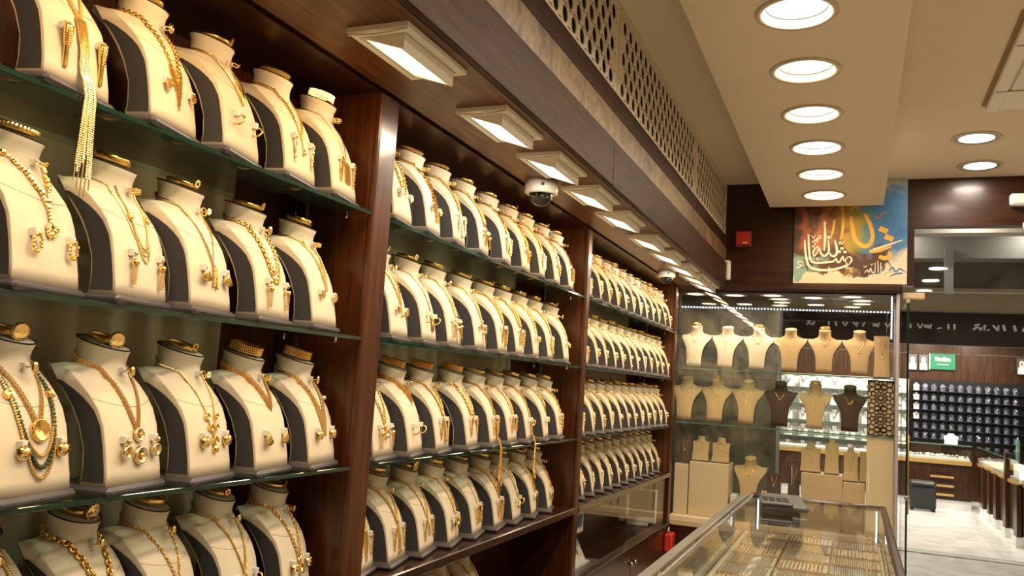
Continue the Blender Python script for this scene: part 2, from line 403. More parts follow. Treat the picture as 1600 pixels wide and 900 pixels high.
# ------------------------------------------------------------------ soffit flood lamps
def area(name, loc, direction, sx, sy, power, col, parent, shape='RECTANGLE', spread=PI, xaxis=None):
    L = bpy.data.lights.new(name, 'AREA'); L.shape = shape; L.size = sx
    if shape in ('RECTANGLE', 'ELLIPSE'): L.size_y = sy
    L.energy = power; L.color = col; L.spread = spread
    o = bpy.data.objects.new(name, L); COL.objects.link(o)
    z = -Vector(direction).normalized(); x = Vector(xaxis) if xaxis else Vector((1, 0, 0)); y = z.cross(x).normalized(); x = y.cross(z)
    mw = Matrix(((x.x, y.x, z.x, loc[0]), (x.y, y.y, z.y, loc[1]), (x.z, y.z, z.z, loc[2]), (0, 0, 0, 1)))
    o.matrix_world = mw
    return o
LX0, LX1 = .172, .368
def flood_parts():
    L = .37
    fr = MB()
    # flat surround with a rectangular opening
    o = [(0, 0), (.196, 0), (.196, L), (0, L)]; i = [(.022, .03), (.174, .03), (.174, L - .03), (.022, L - .03)]
    for z0, z1 in ((0, -.014),):
        vs = [(x, y, 0) for x, y in o] + [(x, y, z1) for x, y in o] + [(x, y, z1 - .004) for x, y in i] + [(x, y, 0) for x, y in i]
        fs = []
        for k in range(4):
            q = (k + 1) % 4
            fs += [(k, q, 4 + q, 4 + k), (4 + k, 4 + q, 8 + q, 8 + k), (8 + k, 8 + q, 12 + q, 12 + k)]
        fr.add(vs, fs)
    # curved lip along the near end
    n = 10; lip = []
    for k in range(n + 1):
        t = k / n; lip.append((.004 + .188 * t, .006, -.018 - .008 * math.sin(PI * t)))
    fr.tube(lip, .004, 5)
    ho = MB()
    A = (.026, -.012); B = (.168, -.058)      # wedge: shallow at the shelf side, deep at the aisle side
    ya, yb = .034, L - .034
    vs = []
    for y in (ya, yb): vs += [(A[0], y, 0), (B[0], y, 0), (B[0], y, B[1]), (A[0], y, A[1])]
    ho.add(vs, [(0, 1, 2, 3), (7, 6, 5, 4), (1, 5, 6, 2), (0, 3, 7, 4)])
    # rim round the lens
    d = Vector((B[0] - A[0], 0, B[1] - A[1])); n_ = Vector((-(-.083), 0, 0)); nrm = Vector((d.z, 0, -d.x)).normalized()
    if nrm.z > 0: nrm = -nrm
    a3, b3 = Vector((A[0], 0, A[1])), Vector((B[0], 0, B[1]))
    def P(u, y, h=0): q = a3.lerp(b3, u) + nrm * h; return (q.x, y, q.z)
    oo = [(0, ya), (1, ya), (1, yb), (0, yb)]; ii = [(.09, ya + .012), (.91, ya + .012), (.91, yb - .012), (.09, yb - .012)]
    vs = [P(u, y) for u, y in oo] + [P(u, y, .004) for u, y in oo] + [P(u, y, .004) for u, y in ii] + [P(u, y, -.006) for u, y in ii]; fs = []
    for k in range(4):
        q = (k + 1) % 4; fs += [(k, q, 4 + q, 4 + k), (4 + k, 4 + q, 8 + q, 8 + k), (8 + k, 8 + q, 12 + q, 12 + k)]
    ho.add(vs, fs)
    ln = MB(); ln.add([P(u, y, -.004) for u, y in ii], [(0, 1, 2, 3)])
    return fr, ho, ln, nrm, a3.lerp(b3, .5) + nrm * .006
FR, HO, LN, NRM, LC = flood_parts()
fr_me, ho_me = FR.mesh('frame', 'lamp_white'), HO.mesh('housing', 'lamp_white')
ln_me = {k: LN.mesh('lens', k) for k in ('lens_warm', 'lens_cool')}
LYS = [.46, 1.15, 1.85, 2.54, 3.11, 3.68, 4.25, 4.93, 5.50, 6.07, 6.60, 7.07]
LKIND = ['w', 'w', 'w', 'c', 'c', 'w', 'c', 'w', 'c', 'c', 'w', 'c']
for i, (y, k) in enumerate(zip(LYS, LKIND)):
    vis = i - 2
    lab = f'cream tilted rectangular soffit lamp, {ORD[vis]} from the viewer along the row' if vis >= 0 else f'cream tilted soffit lamp above the near bay left end, {ORD[i]} of two'
    t = empty('soffit_lamp', (LX0, y, 2.5), lab, 'lamp', 'flood lamps in the soffit')
    for nm, me in (('frame', fr_me), ('housing', ho_me), ('lens', ln_me['lens_warm' if k == 'w' else 'lens_cool'])): link(nm, me, t)
    c = Vector((LX0, y + .185, 2.5)) + Vector((LC.x, 0, LC.z))
    a = area('lamp_light', c, NRM, .13, .29, LAMP_W, WARM if k == 'w' else COOL, None, xaxis=(NRM.z, 0, -NRM.x))
    a.parent = t; a.matrix_parent_inverse = Matrix.Translation(t.location).inverted()

# ------------------------------------------------------------------ round downlights
def dl_meshes(r=.172):
    a = MB(); a.lathe([(r, 0), (r, -.006), (r * .97, -.010), (r * .84, -.008), (r * .82, 0)], 40)
    b = MB(); b.lathe([(r * .82, -.004), (r * .74, .045), (r * .70, .05)], 40)
    c = MB(); n = 40; c.add([(r * .74 * math.cos(2 * PI * k / n), r * .74 * math.sin(2 * PI * k / n), .03) for k in range(n)], [tuple(range(n))[::-1]])
    return a, b, c
mat('reflector_grey', (.42, .38, .32), .35); mat('trim_tan', (.52, .44, .34), .45)
A_, B_, C_ = dl_meshes()
da, db = A_.mesh('trim_ring', 'trim_tan'), B_.mesh('reflector', 'reflector_grey')
dc = {k: C_.mesh('diffuser', k) for k in ('down_warm', 'down_cool')}
def downlight(x, y, z, kind, label, group, power, s=1.0, recess=False):
    t = empty('downlight', (x, y, z), label, 'downlight', group); t.scale = (s, s, s)
    link('trim_ring', da, t); r = link('reflector', db, t); o = link('diffuser', dc[kind], t)
    zl = .026
    if not recess: r.scale = (1, 1, -.16); o.scale = (1, 1, -.1); zl = -.012 * s
    a = area('lamp_light', (x, y, z + zl), (0, 0, -1), .24 * s, .24 * s, power, (1, .74, .44) if kind == 'down_warm' else (1.0, .88, .72), None, 'DISK')
    a.parent = t; a.matrix_parent_inverse = (Matrix.Translation(t.location) @ Matrix.Diagonal((s, s, s, 1))).inverted()
    return t
for i, (y, k) in enumerate(((.12, 'w'), (.85, 'c'), (1.53, 'w'), (2.21, 'c'), (2.89, 'w'), (3.57, 'c'), (4.245, 'w'), (4.93, 'w'), (5.61, 'c'), (6.30, 'w'), (6.96, 'w'))):
    v = i - 5
    downlight(1.24, y, 3.2, 'down_cool' if k == 'c' else 'down_warm',
              f'round recessed downlight in the bulkhead, {ORD[v]} from the viewer' if v >= 0 else f'round bulkhead downlight above the viewer, {ORD[i]} in line',
              'bulkhead downlights', DOWN_W, recess=True)
for lab, x, y in (('nearer white round downlight in the ceiling right of the bulkhead', 2.25, 6.385), ('farther white round downlight in the ceiling right of the bulkhead', 2.36, 7.13)):
    downlight(x, y, 3.443, 'down_cool', lab, 'right ceiling downlights', DOWN_W, .93)
for i, y in enumerate((.3, 1.5, 2.7)):
    downlight(2.5, y, 3.443, 'down_cool', f'white ceiling downlight right of the viewer, {ORD[i]} one', 'right ceiling downlights', DOWN_W, .93)

# ------------------------------------------------------------------ dome cameras, ceiling cassette, wall boxes
def dome_camera(x, y, z, label, s=1.0):
    t = empty('dome_camera', (x, y, z), label, 'camera', 'dome security cameras'); t.scale = (s, s, s)
    b = MB(); b.lathe([(0, 0), (.078, 0), (.080, -.03), (.078, -.055), (.066, -.062), (.058, -.058)], 28); link('housing', b.mesh('housing', 'camera_white'), t)
    b = MB(); b.lathe([(.057 * math.cos(a), -.06 - .057 * math.sin(a)) for a in [PI / 2 * k / 7 for k in range(8)]], 24); link('dome', b.mesh('dome', 'smoke_glass'), t)
    b = MB(); b.ball((.008, -.012, -.07), .03, 0, 10, 7); b.lathe([(0, 0), (.017, 0), (.017, .014), (.011, .016), (0, .016)], 12, 0, Matrix.Translation((.018, -.034, -.082)) @ Matrix.Rotation(R(110), 4, 'X') @ Matrix.Rotation(R(20), 4, 'Y')); link('lens', b.mesh('lens', 'black'), t)
    b = MB(); b.box(.03, .045, -.081, -.079, -.035, -.02); link('badge', b.mesh('badge', 'grey_case'), t)
dome_camera(.105, 3.60, 2.5, 'white dome security camera between the third and fourth soffit lamps')
dome_camera(.095, 6.50, 2.5, 'small white dome camera under the soffit near the end post', .86)
dome_camera(2.76, 7.40, 3.04, 'white dome camera under the dark panel at the right edge', .9)
ac = empty('ceiling_cassette', (2.75, 5.0, 3.443), 'cream ceiling air conditioner cassette with stained edges, top right', 'air conditioner')
def acp(name, m, *b, bev=.004):
    o = bx(name, m, *b, bev=bev); o.parent = ac; o.matrix_parent_inverse = Matrix.Translation(ac.location).inverted(); return o
acp('panel', 'trim_white', 2.22, 3.28, 4.30, 5.72, 3.415, 3.443)
acp('border', 'trim_white', 2.22, 2.29, 4.30, 5.72, 3.405, 3.416)
mat('stain', (.30, .19, .09), .8)
for b in ((2.195, 2.222, 4.32, 5.70, 3.438, 3.4425), (2.24, 3.26, 5.718, 5.732, 3.438, 3.4425)): acp('stained_edge', 'stain', *b, bev=0)
acp('grille_recess', 'dark_trim', 2.50, 3.0, 5.36, 5.39, 3.408, 3.417)
for b in ((2.30, 2.47, 4.68, 5.33, 3.400, 3.417), (2.49, 3.02, 4.68, 5.33, 3.402, 3.417)): acp('air_vane', 'trim_white', *b)
acp('vane_gap', 'dark_trim', 2.472, 2.488, 4.68, 5.40, 3.402, 3.417)
for y in (4.66, 5.345): acp('seam', 'stain', 2.225, 2.49, y, y + .018, 3.4035, 3.417)
acp('sensor', 'blue_print', 2.52, 2.58, 5.52, 5.58, 3.408, 3.417)
# alarm button, white sensor, emergency light
t = empty('alarm_button', (.555, 7.5, 2.94), 'dark red square alarm button box on the brown end wall', 'alarm')
bx('back_box', 'red_dark', -.072, .072, -.045, 0, -.075, .075, parent=t, bev=.01); bx('press_plate', 'red_plastic', -.058, .058, -.052, -.044, -.055, .06, parent=t, bev=.004)
bx('name_strip', 'paint_cream', .0, .04, -.0535, -.0515, -.045, -.032, parent=t)
t = empty('motion_sensor', (.41, 7.5, 2.655), 'white upright motion sensor box beside the fascia corner', 'sensor')
bx('body', 'white_plastic', -.045, .045, -.06, 0, -.09, .09, parent=t, bev=.012); bx('window', 'lamp_white', -.03, .03, -.064, -.058, .0, .07, parent=t, bev=.004)
t = empty('emergency_light', (2.80, 7.5, 3.235), 'white emergency light box on dark panel at right edge', 'emergency light')
bx('body', 'white_plastic', -.19, .19, -.07, 0, -.045, .05, parent=t, bev=.012); bx('lens_panel', 'lamp_white', -.17, .17, -.075, -.068, -.03, .035, parent=t, bev=.004)

# ================================================================== NECKLACE BUSTS
# rows of the loft: zc, x front centre, x front edge, x back edge, x back centre, half width, z lift at the edges, ellipse blend, z lift at the back
TAB = [(.018, .036, .030, -.036, -.036, .100, 0, 0, 0), (.05, .036, .027, -.034, -.034, .098, 0, 0, 0), (.10, .031, .017, -.039, -.040, .097, 0, 0, 0),
       (.15, .018, .006, -.057, -.058, .098, 0, 0, 0), (.185, .006, -.010, -.078, -.081, .100, 0, 0, .004), (.208, -.004, -.030, -.099, -.104, .103, .002, 0, .01),
       (.226, -.014, -.057, -.120, -.125, .106, .006, 0, .02), (.240, -.023, -.092, -.142, -.142, .107, .013, .02, .03), (.247, -.028, -.118, -.152, -.150, .104, .022, .08, .036),
       (.253, -.032, -.116, -.154, -.152, .094, .027, .25, .036), (.259, -.035, -.104, -.150, -.152, .078, .028, .55, .034), (.266, -.0365, -.092, -.10, -.149, .066, .024, .88, .03),
       (.276, -.038, -.092, -.092, -.146, .0575, .018, 1, .026), (.290, -.038, -.092, -.092, -.146, .0545, .015, 1, .028), (.304, -.035, -.091, -.091, -.147, .056, .016, 1, .031),
       (.316, -.030, -.090, -.090, -.150, .060, .017, 1, .034), (.3185, -.031, -.090, -.090, -.149, .059, .017, 1, .034)]
US = [-1, -.97, -.9, -.78, -.6, -.4, -.2, 0, .2, .4, .6, .78, .9, .97, 1]
def bust_ring(row, wsc=1.0):
    zc, xfc, xfe, xbe, xbc, wd, ze, e, zb = row; wd *= wsc; pts = []
    cx = (xfc + xbc) / 2; a = (xfc - xbc) / 2
    def ell(an): return Vector((cx + a * math.cos(an), wd * math.sin(an), 0))
    def zz(x, y):   # front, edge and back lifts
        t = (xfc - x) / max(1e-6, (xfc - xbc)); t = min(1, max(0, t))
        return zc + (ze if e < .5 else zb * .5) * 0 + (ze * (abs(y) / wd) ** 2 * (1 - e) + zb * t * (e if e > .02 else 1 if zb else 0) + 0)
    for u in US:
        p = Vector((xfc + (xfe - xfc) * abs(u) ** 2.4, wd * u, 0)); q = ell(u * R(80)); pts.append(p.lerp(q, e))
    for v in (.04, .3, .7, .96):
        p = Vector((xfe + (xbe - xfe) * v, wd, 0)); q = ell(R(80 + 20 * v)); pts.append(p.lerp(q, e))
    for u in (1, .9, .6, .3, 0, -.3, -.6, -.9, -1):
        p = Vector((xbc + (xbe - xbc) * abs(u) ** 2, wd * u, 0)); q = ell(PI - u * R(80)); pts.append(p.lerp(q, e))
    for v in (.96, .7, .3, .04):
        p = Vector((xfe + (xbe - xfe) * v, -wd, 0)); q = ell(-R(80 + 20 * v)); pts.append(p.lerp(q, e))
    return [Vector((p.x, p.y, zz(p.x, p.y))) for p in pts]
def bust_body(tab, wsc=None):
    b = MB(); rings = [bust_ring(r) for r in tab]; n = len(rings[0])
    vs = [p for r in rings for p in r]; fs = []
    for i in range(len(rings) - 1):
        for k in range(n): fs.append((i * n + k, i * n + (k + 1) % n, (i + 1) * n + (k + 1) % n, (i + 1) * n + k))
    L = len(vs); top = rings[-1]; c = sum(top, Vector()) / n
    r2 = [c + (p - c) * .55 + Vector((0, 0, .0025)) for p in top]; vs += r2 + [c + Vector((0, 0, .004))]
    o = (len(rings) - 1) * n
    for k in range(n): fs.append((o + k, o + (k + 1) % n, L + (k + 1) % n, L + k)); fs.append((L + k, L + (k + 1) % n, L + n))
    fs.append(tuple(range(n))[::-1])
    b.add(vs, fs, 0, True); return b, rings
def side_panel(tab, sgn, zmax=.246):
    b = MB(); rows = []
    for k in range(15):
        z = .028 + (zmax - .028) * k / 14
        for i in range(len(tab) - 1):
            a, c = tab[i], tab[i + 1]
            za, zc = a[0] + a[6], c[0] + c[6]
            if za <= z <= zc: t = (z - za) / (zc - za); break
        xf = a[2] + (c[2] - a[2]) * t; xb = a[3] + (c[3] - a[3]) * t; wd = a[5] + (c[5] - a[5]) * t
        mf = .0065; mb2 = .0035; q = (k / 14) ** 5
        xf -= mf + q * (xf - xb - mf - mb2) * .45; xb += mb2 + q * (xf - xb) * .5
        rows.append((xf, xb, wd, z))
    vs = []; fs = []
    for xf, xb, wd, z in rows:
        vs += [(xf, sgn * (wd + .0012), z), (xb, sgn * (wd + .0012), z), (xf, sgn * (wd - .002), z), (xb, sgn * (wd - .002), z)]
    for k in range(14):
        o = 4 * k; fs += [(o, o + 4, o + 5, o + 1), (o, o + 2, o + 6, o + 4), (o + 1, o + 5, o + 7, o + 3)]
    fs += [(0, 1, 3, 2), (56, 58, 59, 57)]
    b.add(vs, fs); return b
def rim(rings, r=.0019):
    b = MB(); t = rings[-1]; c = sum(t, Vector()) / len(t); b.tube([p + (p - c) * .012 for p in t], r, 5, closed=True); return b
body_b, RINGS = bust_body(TAB)
BM = {'body': body_b.mesh('body', 'cream_cloth'), 'trim': rim(RINGS).mesh('neck_trim', 'dark_trim')}
BM['sl'] = side_panel(TAB, -1).mesh('side_panel', 'charcoal_cloth'); BM['sr'] = side_panel(TAB, 1).mesh('side_panel', 'charcoal_cloth')
pb = MB(); pb.box(-.125, .045, -.108, .108, 0, .0205, 0, None, .008); BM['base'] = pb.mesh('base', 'charcoal_base')
bm_ = MB(); bm_.v = body_b.v; BVH = BVHTree.FromPolygons([Vector(p) for p in body_b.v], body_b.f)
def surf(y, z, off=0.0):
    h = BVH.ray_cast(Vector((.4, y, z)), Vector((-1, 0, 0)))
    if h[0] is None: h = BVH.find_nearest(Vector((-.05, y, z)))
    n = h[1] if h[1].x > 0 else -h[1]
    return h[0] + n * off, n
def near(p, off):
    l, n, i, d = BVH.find_nearest(Vector(p)); c = Vector((-.09, 0, l.z))
    if n.dot(l - c) < 0: n = -n
    return l + n * off
sb = MB(); sb.tube([surf(.101 * u, .209 - .017 * (1 - u * u), .0002)[0] for u in [k / 14 - 1 for k in range(29)]], .0011, 4); BM['seam'] = sb.mesh('yoke_seam', 'seam_cloth')  # tube along the yoke seam, coloured as its shadow line
def resample(pts, s):
    out = [pts[0].copy()]; acc = 0.0
    for a, b in zip(pts, pts[1:]):
        d = (b - a).length
        if d < 1e-9: continue
        t = s - acc
        while t <= d: out.append(a.lerp(b, t / d)); t += s
        acc = (acc + d) % s if False else d - (t - s)
    return out
def necklace_path(zp, shape='V', off=.003, ytop=.049, yc=0.0, neck=True):
    """front run from the near side of the neck to the far side, hugging the bust"""
    half = []; n = 16; ztop = .275
    for k in range(n + 1):
        t = k / n
        if shape == 'U': y = ytop * math.cos(t * PI / 2); z = ztop - (ztop - zp) * math.sin(t * PI / 2)
        elif shape == 'Y': y = ytop * (1 - t) ** 1.25; z = ztop - (ztop - zp) * t
        else: y = ytop * (1 - t) ** .92; z = ztop - (ztop - zp) * t
        half.append((y, z))
    def side(s): return [surf(s * y + yc, z, off)[0] for y, z in half]
    arc = []
    for k in range(8):
        a = R(150 - (150 - 64) * k / 7); z = .313 - (.313 - .279) * (k / 7) ** .7
        arc.append((a, z))
    def nk(s): return [near((-.092 + .062 * math.cos(a), s * .062 * math.sin(a), z), off) for a, z in arc]
    L = (nk(-1) if neck else []) + side(-1); Rr = (nk(1) if neck else []) + side(1)
    return L + Rr[::-1][1:]
def frame_at(y, z, off=0.0):
    p, n = surf(y, z, off); up = (Vector((0, 0, 1)) - n * n.z).normalized(); lat = up.cross(n)
    return Matrix(((lat.x, up.x, n.x, p.x), (lat.y, up.y, n.y, p.y), (lat.z, up.z, n.z, p.z), (0, 0, 0, 1)))   # x lateral, y up, z out
GS = 1.28
def beads(b, path, r, mi=0, gap=1.9, jit=0.0):
    r *= GS
    for p in resample(path, r * gap):
        rr = r * (1 + random.uniform(-jit, jit)); b.ball(p + Vector([random.uniform(-1, 1) * jit * r for _ in '123']), rr, mi, 6, 4)
def links(b, path, L=.0085, W=.0065, r=.0016, mi=0):
    L *= GS; W *= GS; r *= GS
    pts = resample(path, L * .72)
    for i in range(1, len(pts) - 1):
        t = (pts[i + 1] - pts[i - 1]).normalized(); n = (pts[i] - Vector((-.09, 0, pts[i].z))).normalized(); s_ = t.cross(n).normalized(); n = s_.cross(t)
        a = R(38 if i % 2 else -38); n2 = n * math.cos(a) + s_ * math.sin(a); s2 = t.cross(n2)
        xf = Matrix(((t.x, s2.x, n2.x, 0), (t.y, s2.y, n2.y, 0), (t.z, s2.z, n2.z, 0), (0, 0, 0, 1)))
        b.torus(pts[i], W * .5, r, 8, 4, mi, xf, L / W)
def rope(b, path, r, mi=0, tw=.012):
    r *= GS
    pts = resample(path, .003); 
    for ph in (0, PI):
        q = []; d = 0
        for i, p in enumerate(pts):
            t = (pts[min(i + 1, len(pts) - 1)] - pts[max(i - 1, 0)]).normalized(); u = t.orthogonal().normalized()
            n = (p - Vector((-.09, 0, p.z))).normalized(); s_ = t.cross(n).normalized(); n = s_.cross(t); an = 2 * PI * i * .003 / tw + ph
            q.append(p + n * (r * .6 * (1 + math.cos(an))) + s_ * r * .7 * math.sin(an))
        b.tube(q, r * .72, 4, mi)
def band(b, path, wdt, r, cols, mi=0):
    r *= 1.18; wdt *= 1.22
    pts = resample(path, r * 1.9)
    for i in range(1, len(pts) - 1):
        t = (pts[i + 1] - pts[i - 1]).normalized(); n = (pts[i] - Vector((-.09, 0, pts[i].z))).normalized(); s_ = t.cross(n).normalized()
        for k in range(cols):
            o = (k / (cols - 1) - .5) * wdt + (r * .5 if i % 2 else 0)
            b.ball(pts[i] + s_ * o, r, mi, 5, 3)
def snake(b, path, r, mi=0): b.tube(resample(path, .006), r * 1.2, 7, mi)
def fringe(b, y, z, L, r=.0022, mi=0, stiff=False):
    n = max(2, int(L / .008)); pts = [surf(y, z - L * k / n, r)[0] for k in range(n + 1) if z - L * k / n > .016]
    if len(pts) > 1:
        if stiff: b.tube(pts, r, 5, mi)
        else: beads(b, pts, r, mi, 1.8)
def medallion(b, y, z, r, mi=0, stone=None):
    f = frame_at(y, z, .001)
    b.lathe([(0, .004), (r * .25, .0065), (r * .5, .005), (r * .62, .007), (r * .8, .006), (r * .9, .0085), (r, .006), (r, 0)], 20, mi, f)
    for k in range(14):
        a = 2 * PI * k / 14; b.ball(f @ Vector((r * .93 * math.cos(a), r * .93 * math.sin(a), .006)), r * .12, mi, 5, 3)
    if stone is not None: b.ball(f @ Vector((0, 0, .007)), r * .34, stone, 8, 5)
def ring_pendant(b, y, z, r, stone):
    f = frame_at(y, z, .004); b.torus((0, 0, 0), r * .72, r * .30, 18, 6, 0, f)
    b.torus((0, 0, 0), r * .82, r * .16, 18, 5, stone, f @ Matrix.Translation((0, 0, r * .22))); b.ball(f @ Vector((0, 0, .004)), r * .3, 0, 8, 5)
def teardrop(b, y, z, h, mi=0, w_=.55):
    f = frame_at(y, z, .004)
    b.lathe([(0, h * .55), (h * .08, h * .45), (h * .2 * w_ / .55, h * .2), (h * .3 * w_ / .55, -.02 * h), (h * .33 * w_ / .55, -.2 * h), (h * .24 * w_ / .55, -.38 * h), (0, -.48 * h)], 10, mi, f @ Matrix.Rotation(-PI / 2, 4, 'X'))
def leaf(b, y, z, h, an, mi=0):
    f = frame_at(y, z, .004) @ Matrix.Rotation(an, 4, 'Z'); n = 8; vs = []
    for k in range(n + 1):
        t = k / n; w2 = h * .2 * math.sin(PI * t) ** .8
        vs += [f @ Vector((-w2, -h * t, 0)), f @ Vector((0, -h * t, .004 * math.sin(PI * t) + .001)), f @ Vector((w2, -h * t, 0))]
    fs = []
    for k in range(n): o = 3 * k; fs += [(o, o + 1, o + 4, o + 3), (o + 1, o + 2, o + 5, o + 4)]
    b.add(vs, fs, mi, True)
def cluster(b, y, z, rad, n, r, mi=0, sz=1.0):
    for _ in range(n):
        a = random.uniform(0, 2 * PI); q = rad * math.sqrt(random.random()); yy, z2 = y + q * math.cos(a), z + q * sz * math.sin(a)
        b.ball(surf(yy, max(.02, z2), r * random.uniform(.6, 1.6))[0], r * random.uniform(.7, 1.25), mi, 6, 4)
NK = []
def design(label):
    def dec(f):
        b = MB(); f(b); NK.append((label, b.mesh('necklace', ['gold', 'gold_pale', 'silver_stone', 'green_stone']), len(b.f))); return f
    return dec
@design('long gold tassel lariat over the shelf edge')      # 0
def _(b):
    band(b, necklace_path(.172, 'V', .003), .006, .0021, 3)
    for k in range(9):
        o = (k - 4) * .0031; L = .12 + .06 * random.random()
        pts = [surf(o, .172 - .02 * j, .004)[0] for j in range(7)] + [Vector((.052, o * 1.2, .035)), Vector((.060, o * 1.3, .0)), Vector((.061, o * 1.4, -.06)), Vector((.061 + .001 * k, o * 1.5, -L))]
        beads(b, [p + Vector((random.uniform(0, .003), random.uniform(-.0008, .0008), 0)) for p in pts], .0019, k % 2, 2.0)
        if k % 2 == 0:
            e = pts[-1]; b.box(e.x - .0008, e.x + .0008, e.y - .0012, e.y + .0012, e.z - .02 - .06 * random.random(), e.z + .004, 1)
@design('gold necklace with cascading fringe pendant')             # 1
def _(b):
    links(b, necklace_path(.135, 'V', .003), .008, .007, .0017)
    for k in range(7):
        for s_ in (-1, 1):
            if k == 0 and s_ > 0: continue
            y = s_ * k * .0042; fringe(b, y, .15 + k * .003, .085 - k * .011, .0022)
@design('smooth gold collar with flared fan front')                  # 2
def _(b):
    p = resample(necklace_path(.165, 'V', .004), .005); n = len(p)
    for o in (-1, 0, 1):
        b.tube([q + Vector((0, 0, o * .006 * max(0, 1 - abs(i - n / 2) / 22.0))) for i, q in enumerate(p)], [.0024 + .0026 * max(0, 1 - abs(i - n / 2) / 16.0) for i in range(n)], 7, 1 if o == 0 else 0)
@design('gold beaded chain with short bead drop')                    # 3
def _(b):
    beads(b, necklace_path(.135, 'V', .003), .0034, 0, 1.8, .15); fringe(b, 0, .132, .03, .003); teardrop(b, 0, .10, .02)
@design('fine gold chain with three-column fringe')                  # 4
def _(b):
    snake(b, necklace_path(.13, 'V', .0015), .0013)
    for c in (-.016, 0, .016):
        for k in range(3): fringe(b, c + (k - 1) * .0045, .125, .062, .0022, k % 2)
        cluster(b, c, .125, .007, 7, .003)
@design('gold cluster chain with flower drop')                       # 5
def _(b):
    beads(b, necklace_path(.175, 'Y', .004), .0042, 0, 1.5, .4); fringe(b, 0, .172, .03, .0035); cluster(b, 0, .13, .017, 22, .0045)
@design('fine gold chain with triple swags')         # 6
def _(b):
    snake(b, necklace_path(.13, 'U', .0015), .0013)
    for s_ in (-1, 1): medallion(b, s_ * .032, .205, .0085)
    for d in (.0, .016, .032): beads(b, necklace_path(.135 - d, 'U', .0025, .033, 0, False), .0019, 1, 1.8)
@design('gold snake lariat with two twisted ends')                   # 7
def _(b):
    snake(b, necklace_path(.125, 'V', .003), .0030, 1)
    for s_, L in ((-1, .05), (1, .055)):
        rope(b, [surf(s_ * (.003 + .25 * t * (.03 if s_ < 0 else .01)), .125 - L * t, .002)[0] for t in [k / 8 for k in range(9)]], .0032)
@design('double gold link necklace')                                 # 8
def _(b):
    links(b, necklace_path(.12, 'U', .003, .046), .009, .007, .0018); links(b, necklace_path(.15, 'U', .003, .040), .008, .006, .0016, 1)
@design('fine gold chain with layered swags')                        # 9
def _(b):
    snake(b, necklace_path(.20, 'V', .002, .05), .0018)
    for d, y in ((.0, .040), (.014, .038), (.028, .036)): beads(b, necklace_path(.155 - d, 'V', .003, y, 0, False), .0028, d > .01, 1.8)
@design('layered gold necklace with large medallion')       # 10
def _(b):
    band(b, necklace_path(.15, 'V', .003, .05), .007, .002, 3); medallion(b, 0, .145, .024)
    for zp, mi, r in ((.095, 0, .0027), (.072, 3, .0042), (.05, 0, .0027)): beads(b, necklace_path(zp, 'U', .004, .058 if mi == 0 else .055, 0, False), r, mi, 1.7)
    for s_ in (-1, 1): medallion(b, s_ * .056, .215, .011)
@design('gold mesh chain with two stone-set ring pendants')          # 11
def _(b):
    band(b, necklace_path(.135, 'V', .003), .0075, .0020, 4); ring_pendant(b, 0, .128, .017, 2); ring_pendant(b, 0, .083, .0215, 2)
@design('gold chain with beads and heart-shaped drop')               # 12
def _(b):
    beads(b, necklace_path(.112, 'V', .002), .0020, 0, 1.8)
    for y, z in ((.022, .165), (.013, .138)):
        for s_ in (-1, 1): medallion(b, s_ * y, z, .009)
    medallion(b, 0, .105, .012); teardrop(b, 0, .088, .028)
@design('thick braided gold mesh collar')                            # 13
def _(b): band(b, necklace_path(.185, 'V', .004), .011, .0027, 4)
@design('triple braided gold necklace')      # 14
def _(b):
    for zp, o in ((.145, .05), (.125, .052), (.105, .054)): band(b, necklace_path(zp, 'V', .004, o), .006, .0028, 3, 1)
    teardrop(b, .052, .215, .03, 2, .8)
@design('heavy gold curb chain')                                     # 15
def _(b): links(b, necklace_path(.105, 'V', .004), .0115, .010, .0026)
@design('gold link chain with round teardrop pendant')               # 16
def _(b):
    links(b, necklace_path(.11, 'V', .003), .0085, .006, .0016)
    for s_ in (-1, 1): teardrop(b, s_ * .008, .122, .016, 1)
    medallion(b, 0, .098, .0125, 0); teardrop(b, 0, .09, .024, 1, .8)
@design('gold snake chain with hanging leaf pendants')               # 17
def _(b):
    snake(b, necklace_path(.135, 'V', .0025), .0022, 1)
    for a, z in ((-.35, .13), (.3, .128), (-.1, .10), (.25, .095)): leaf(b, 0, z, .045, a)
@design('gold chain with a column of round balls')                   # 18
def _(b):
    links(b, necklace_path(.14, 'V', .002), .007, .005, .0013)
    for z, r in ((.135, .007), (.112, .0085), (.088, .0105)): b.ball(surf(0, z, r)[0], r, 1, 10, 7)
    fringe(b, 0, .075, .05, .002)
@design('wide gold band choker')                                     # 19
def _(b): band(b, necklace_path(.205, 'V', .004), .016, .0026, 6)
@design('gold curtain necklace of dense fringes')                    # 20
def _(b):
    rope(b, necklace_path(.15, 'U', .003, .048), .003)
    for k in range(-6, 7): fringe(b, k * .0048, .17 + abs(k) * .004, .12 - abs(k) * .009, .0026, k % 2)
@design('gold cluster bib necklace of mixed beads')                  # 21
def _(b):
    beads(b, necklace_path(.16, 'V', .003), .004, 0, 1.5, .4); cluster(b, 0, .115, .026, 60, .005, 0, 2.2); cluster(b, 0, .11, .02, 20, .0045, 1, 2.2)
@design('fine gold rope chain with slim bar drop')                   # 22
def _(b):
    rope(b, necklace_path(.12, 'V', .002), .0022)
    for k in (-1, 0, 1): fringe(b, k * .006, .12, .05 - .012 * abs(k), .0028, abs(k))
@design('gold lariat of twisted strands ending in beads')            # 23
def _(b):
    rope(b, necklace_path(.15, 'V', .003), .003)
    for k in range(4):
        y = (k - 1.5) * .006; fringe(b, y, .15, .09 + .01 * (k % 2), .0026, k % 2, k % 2 == 0); cluster(b, y, .055, .005, 5, .004)

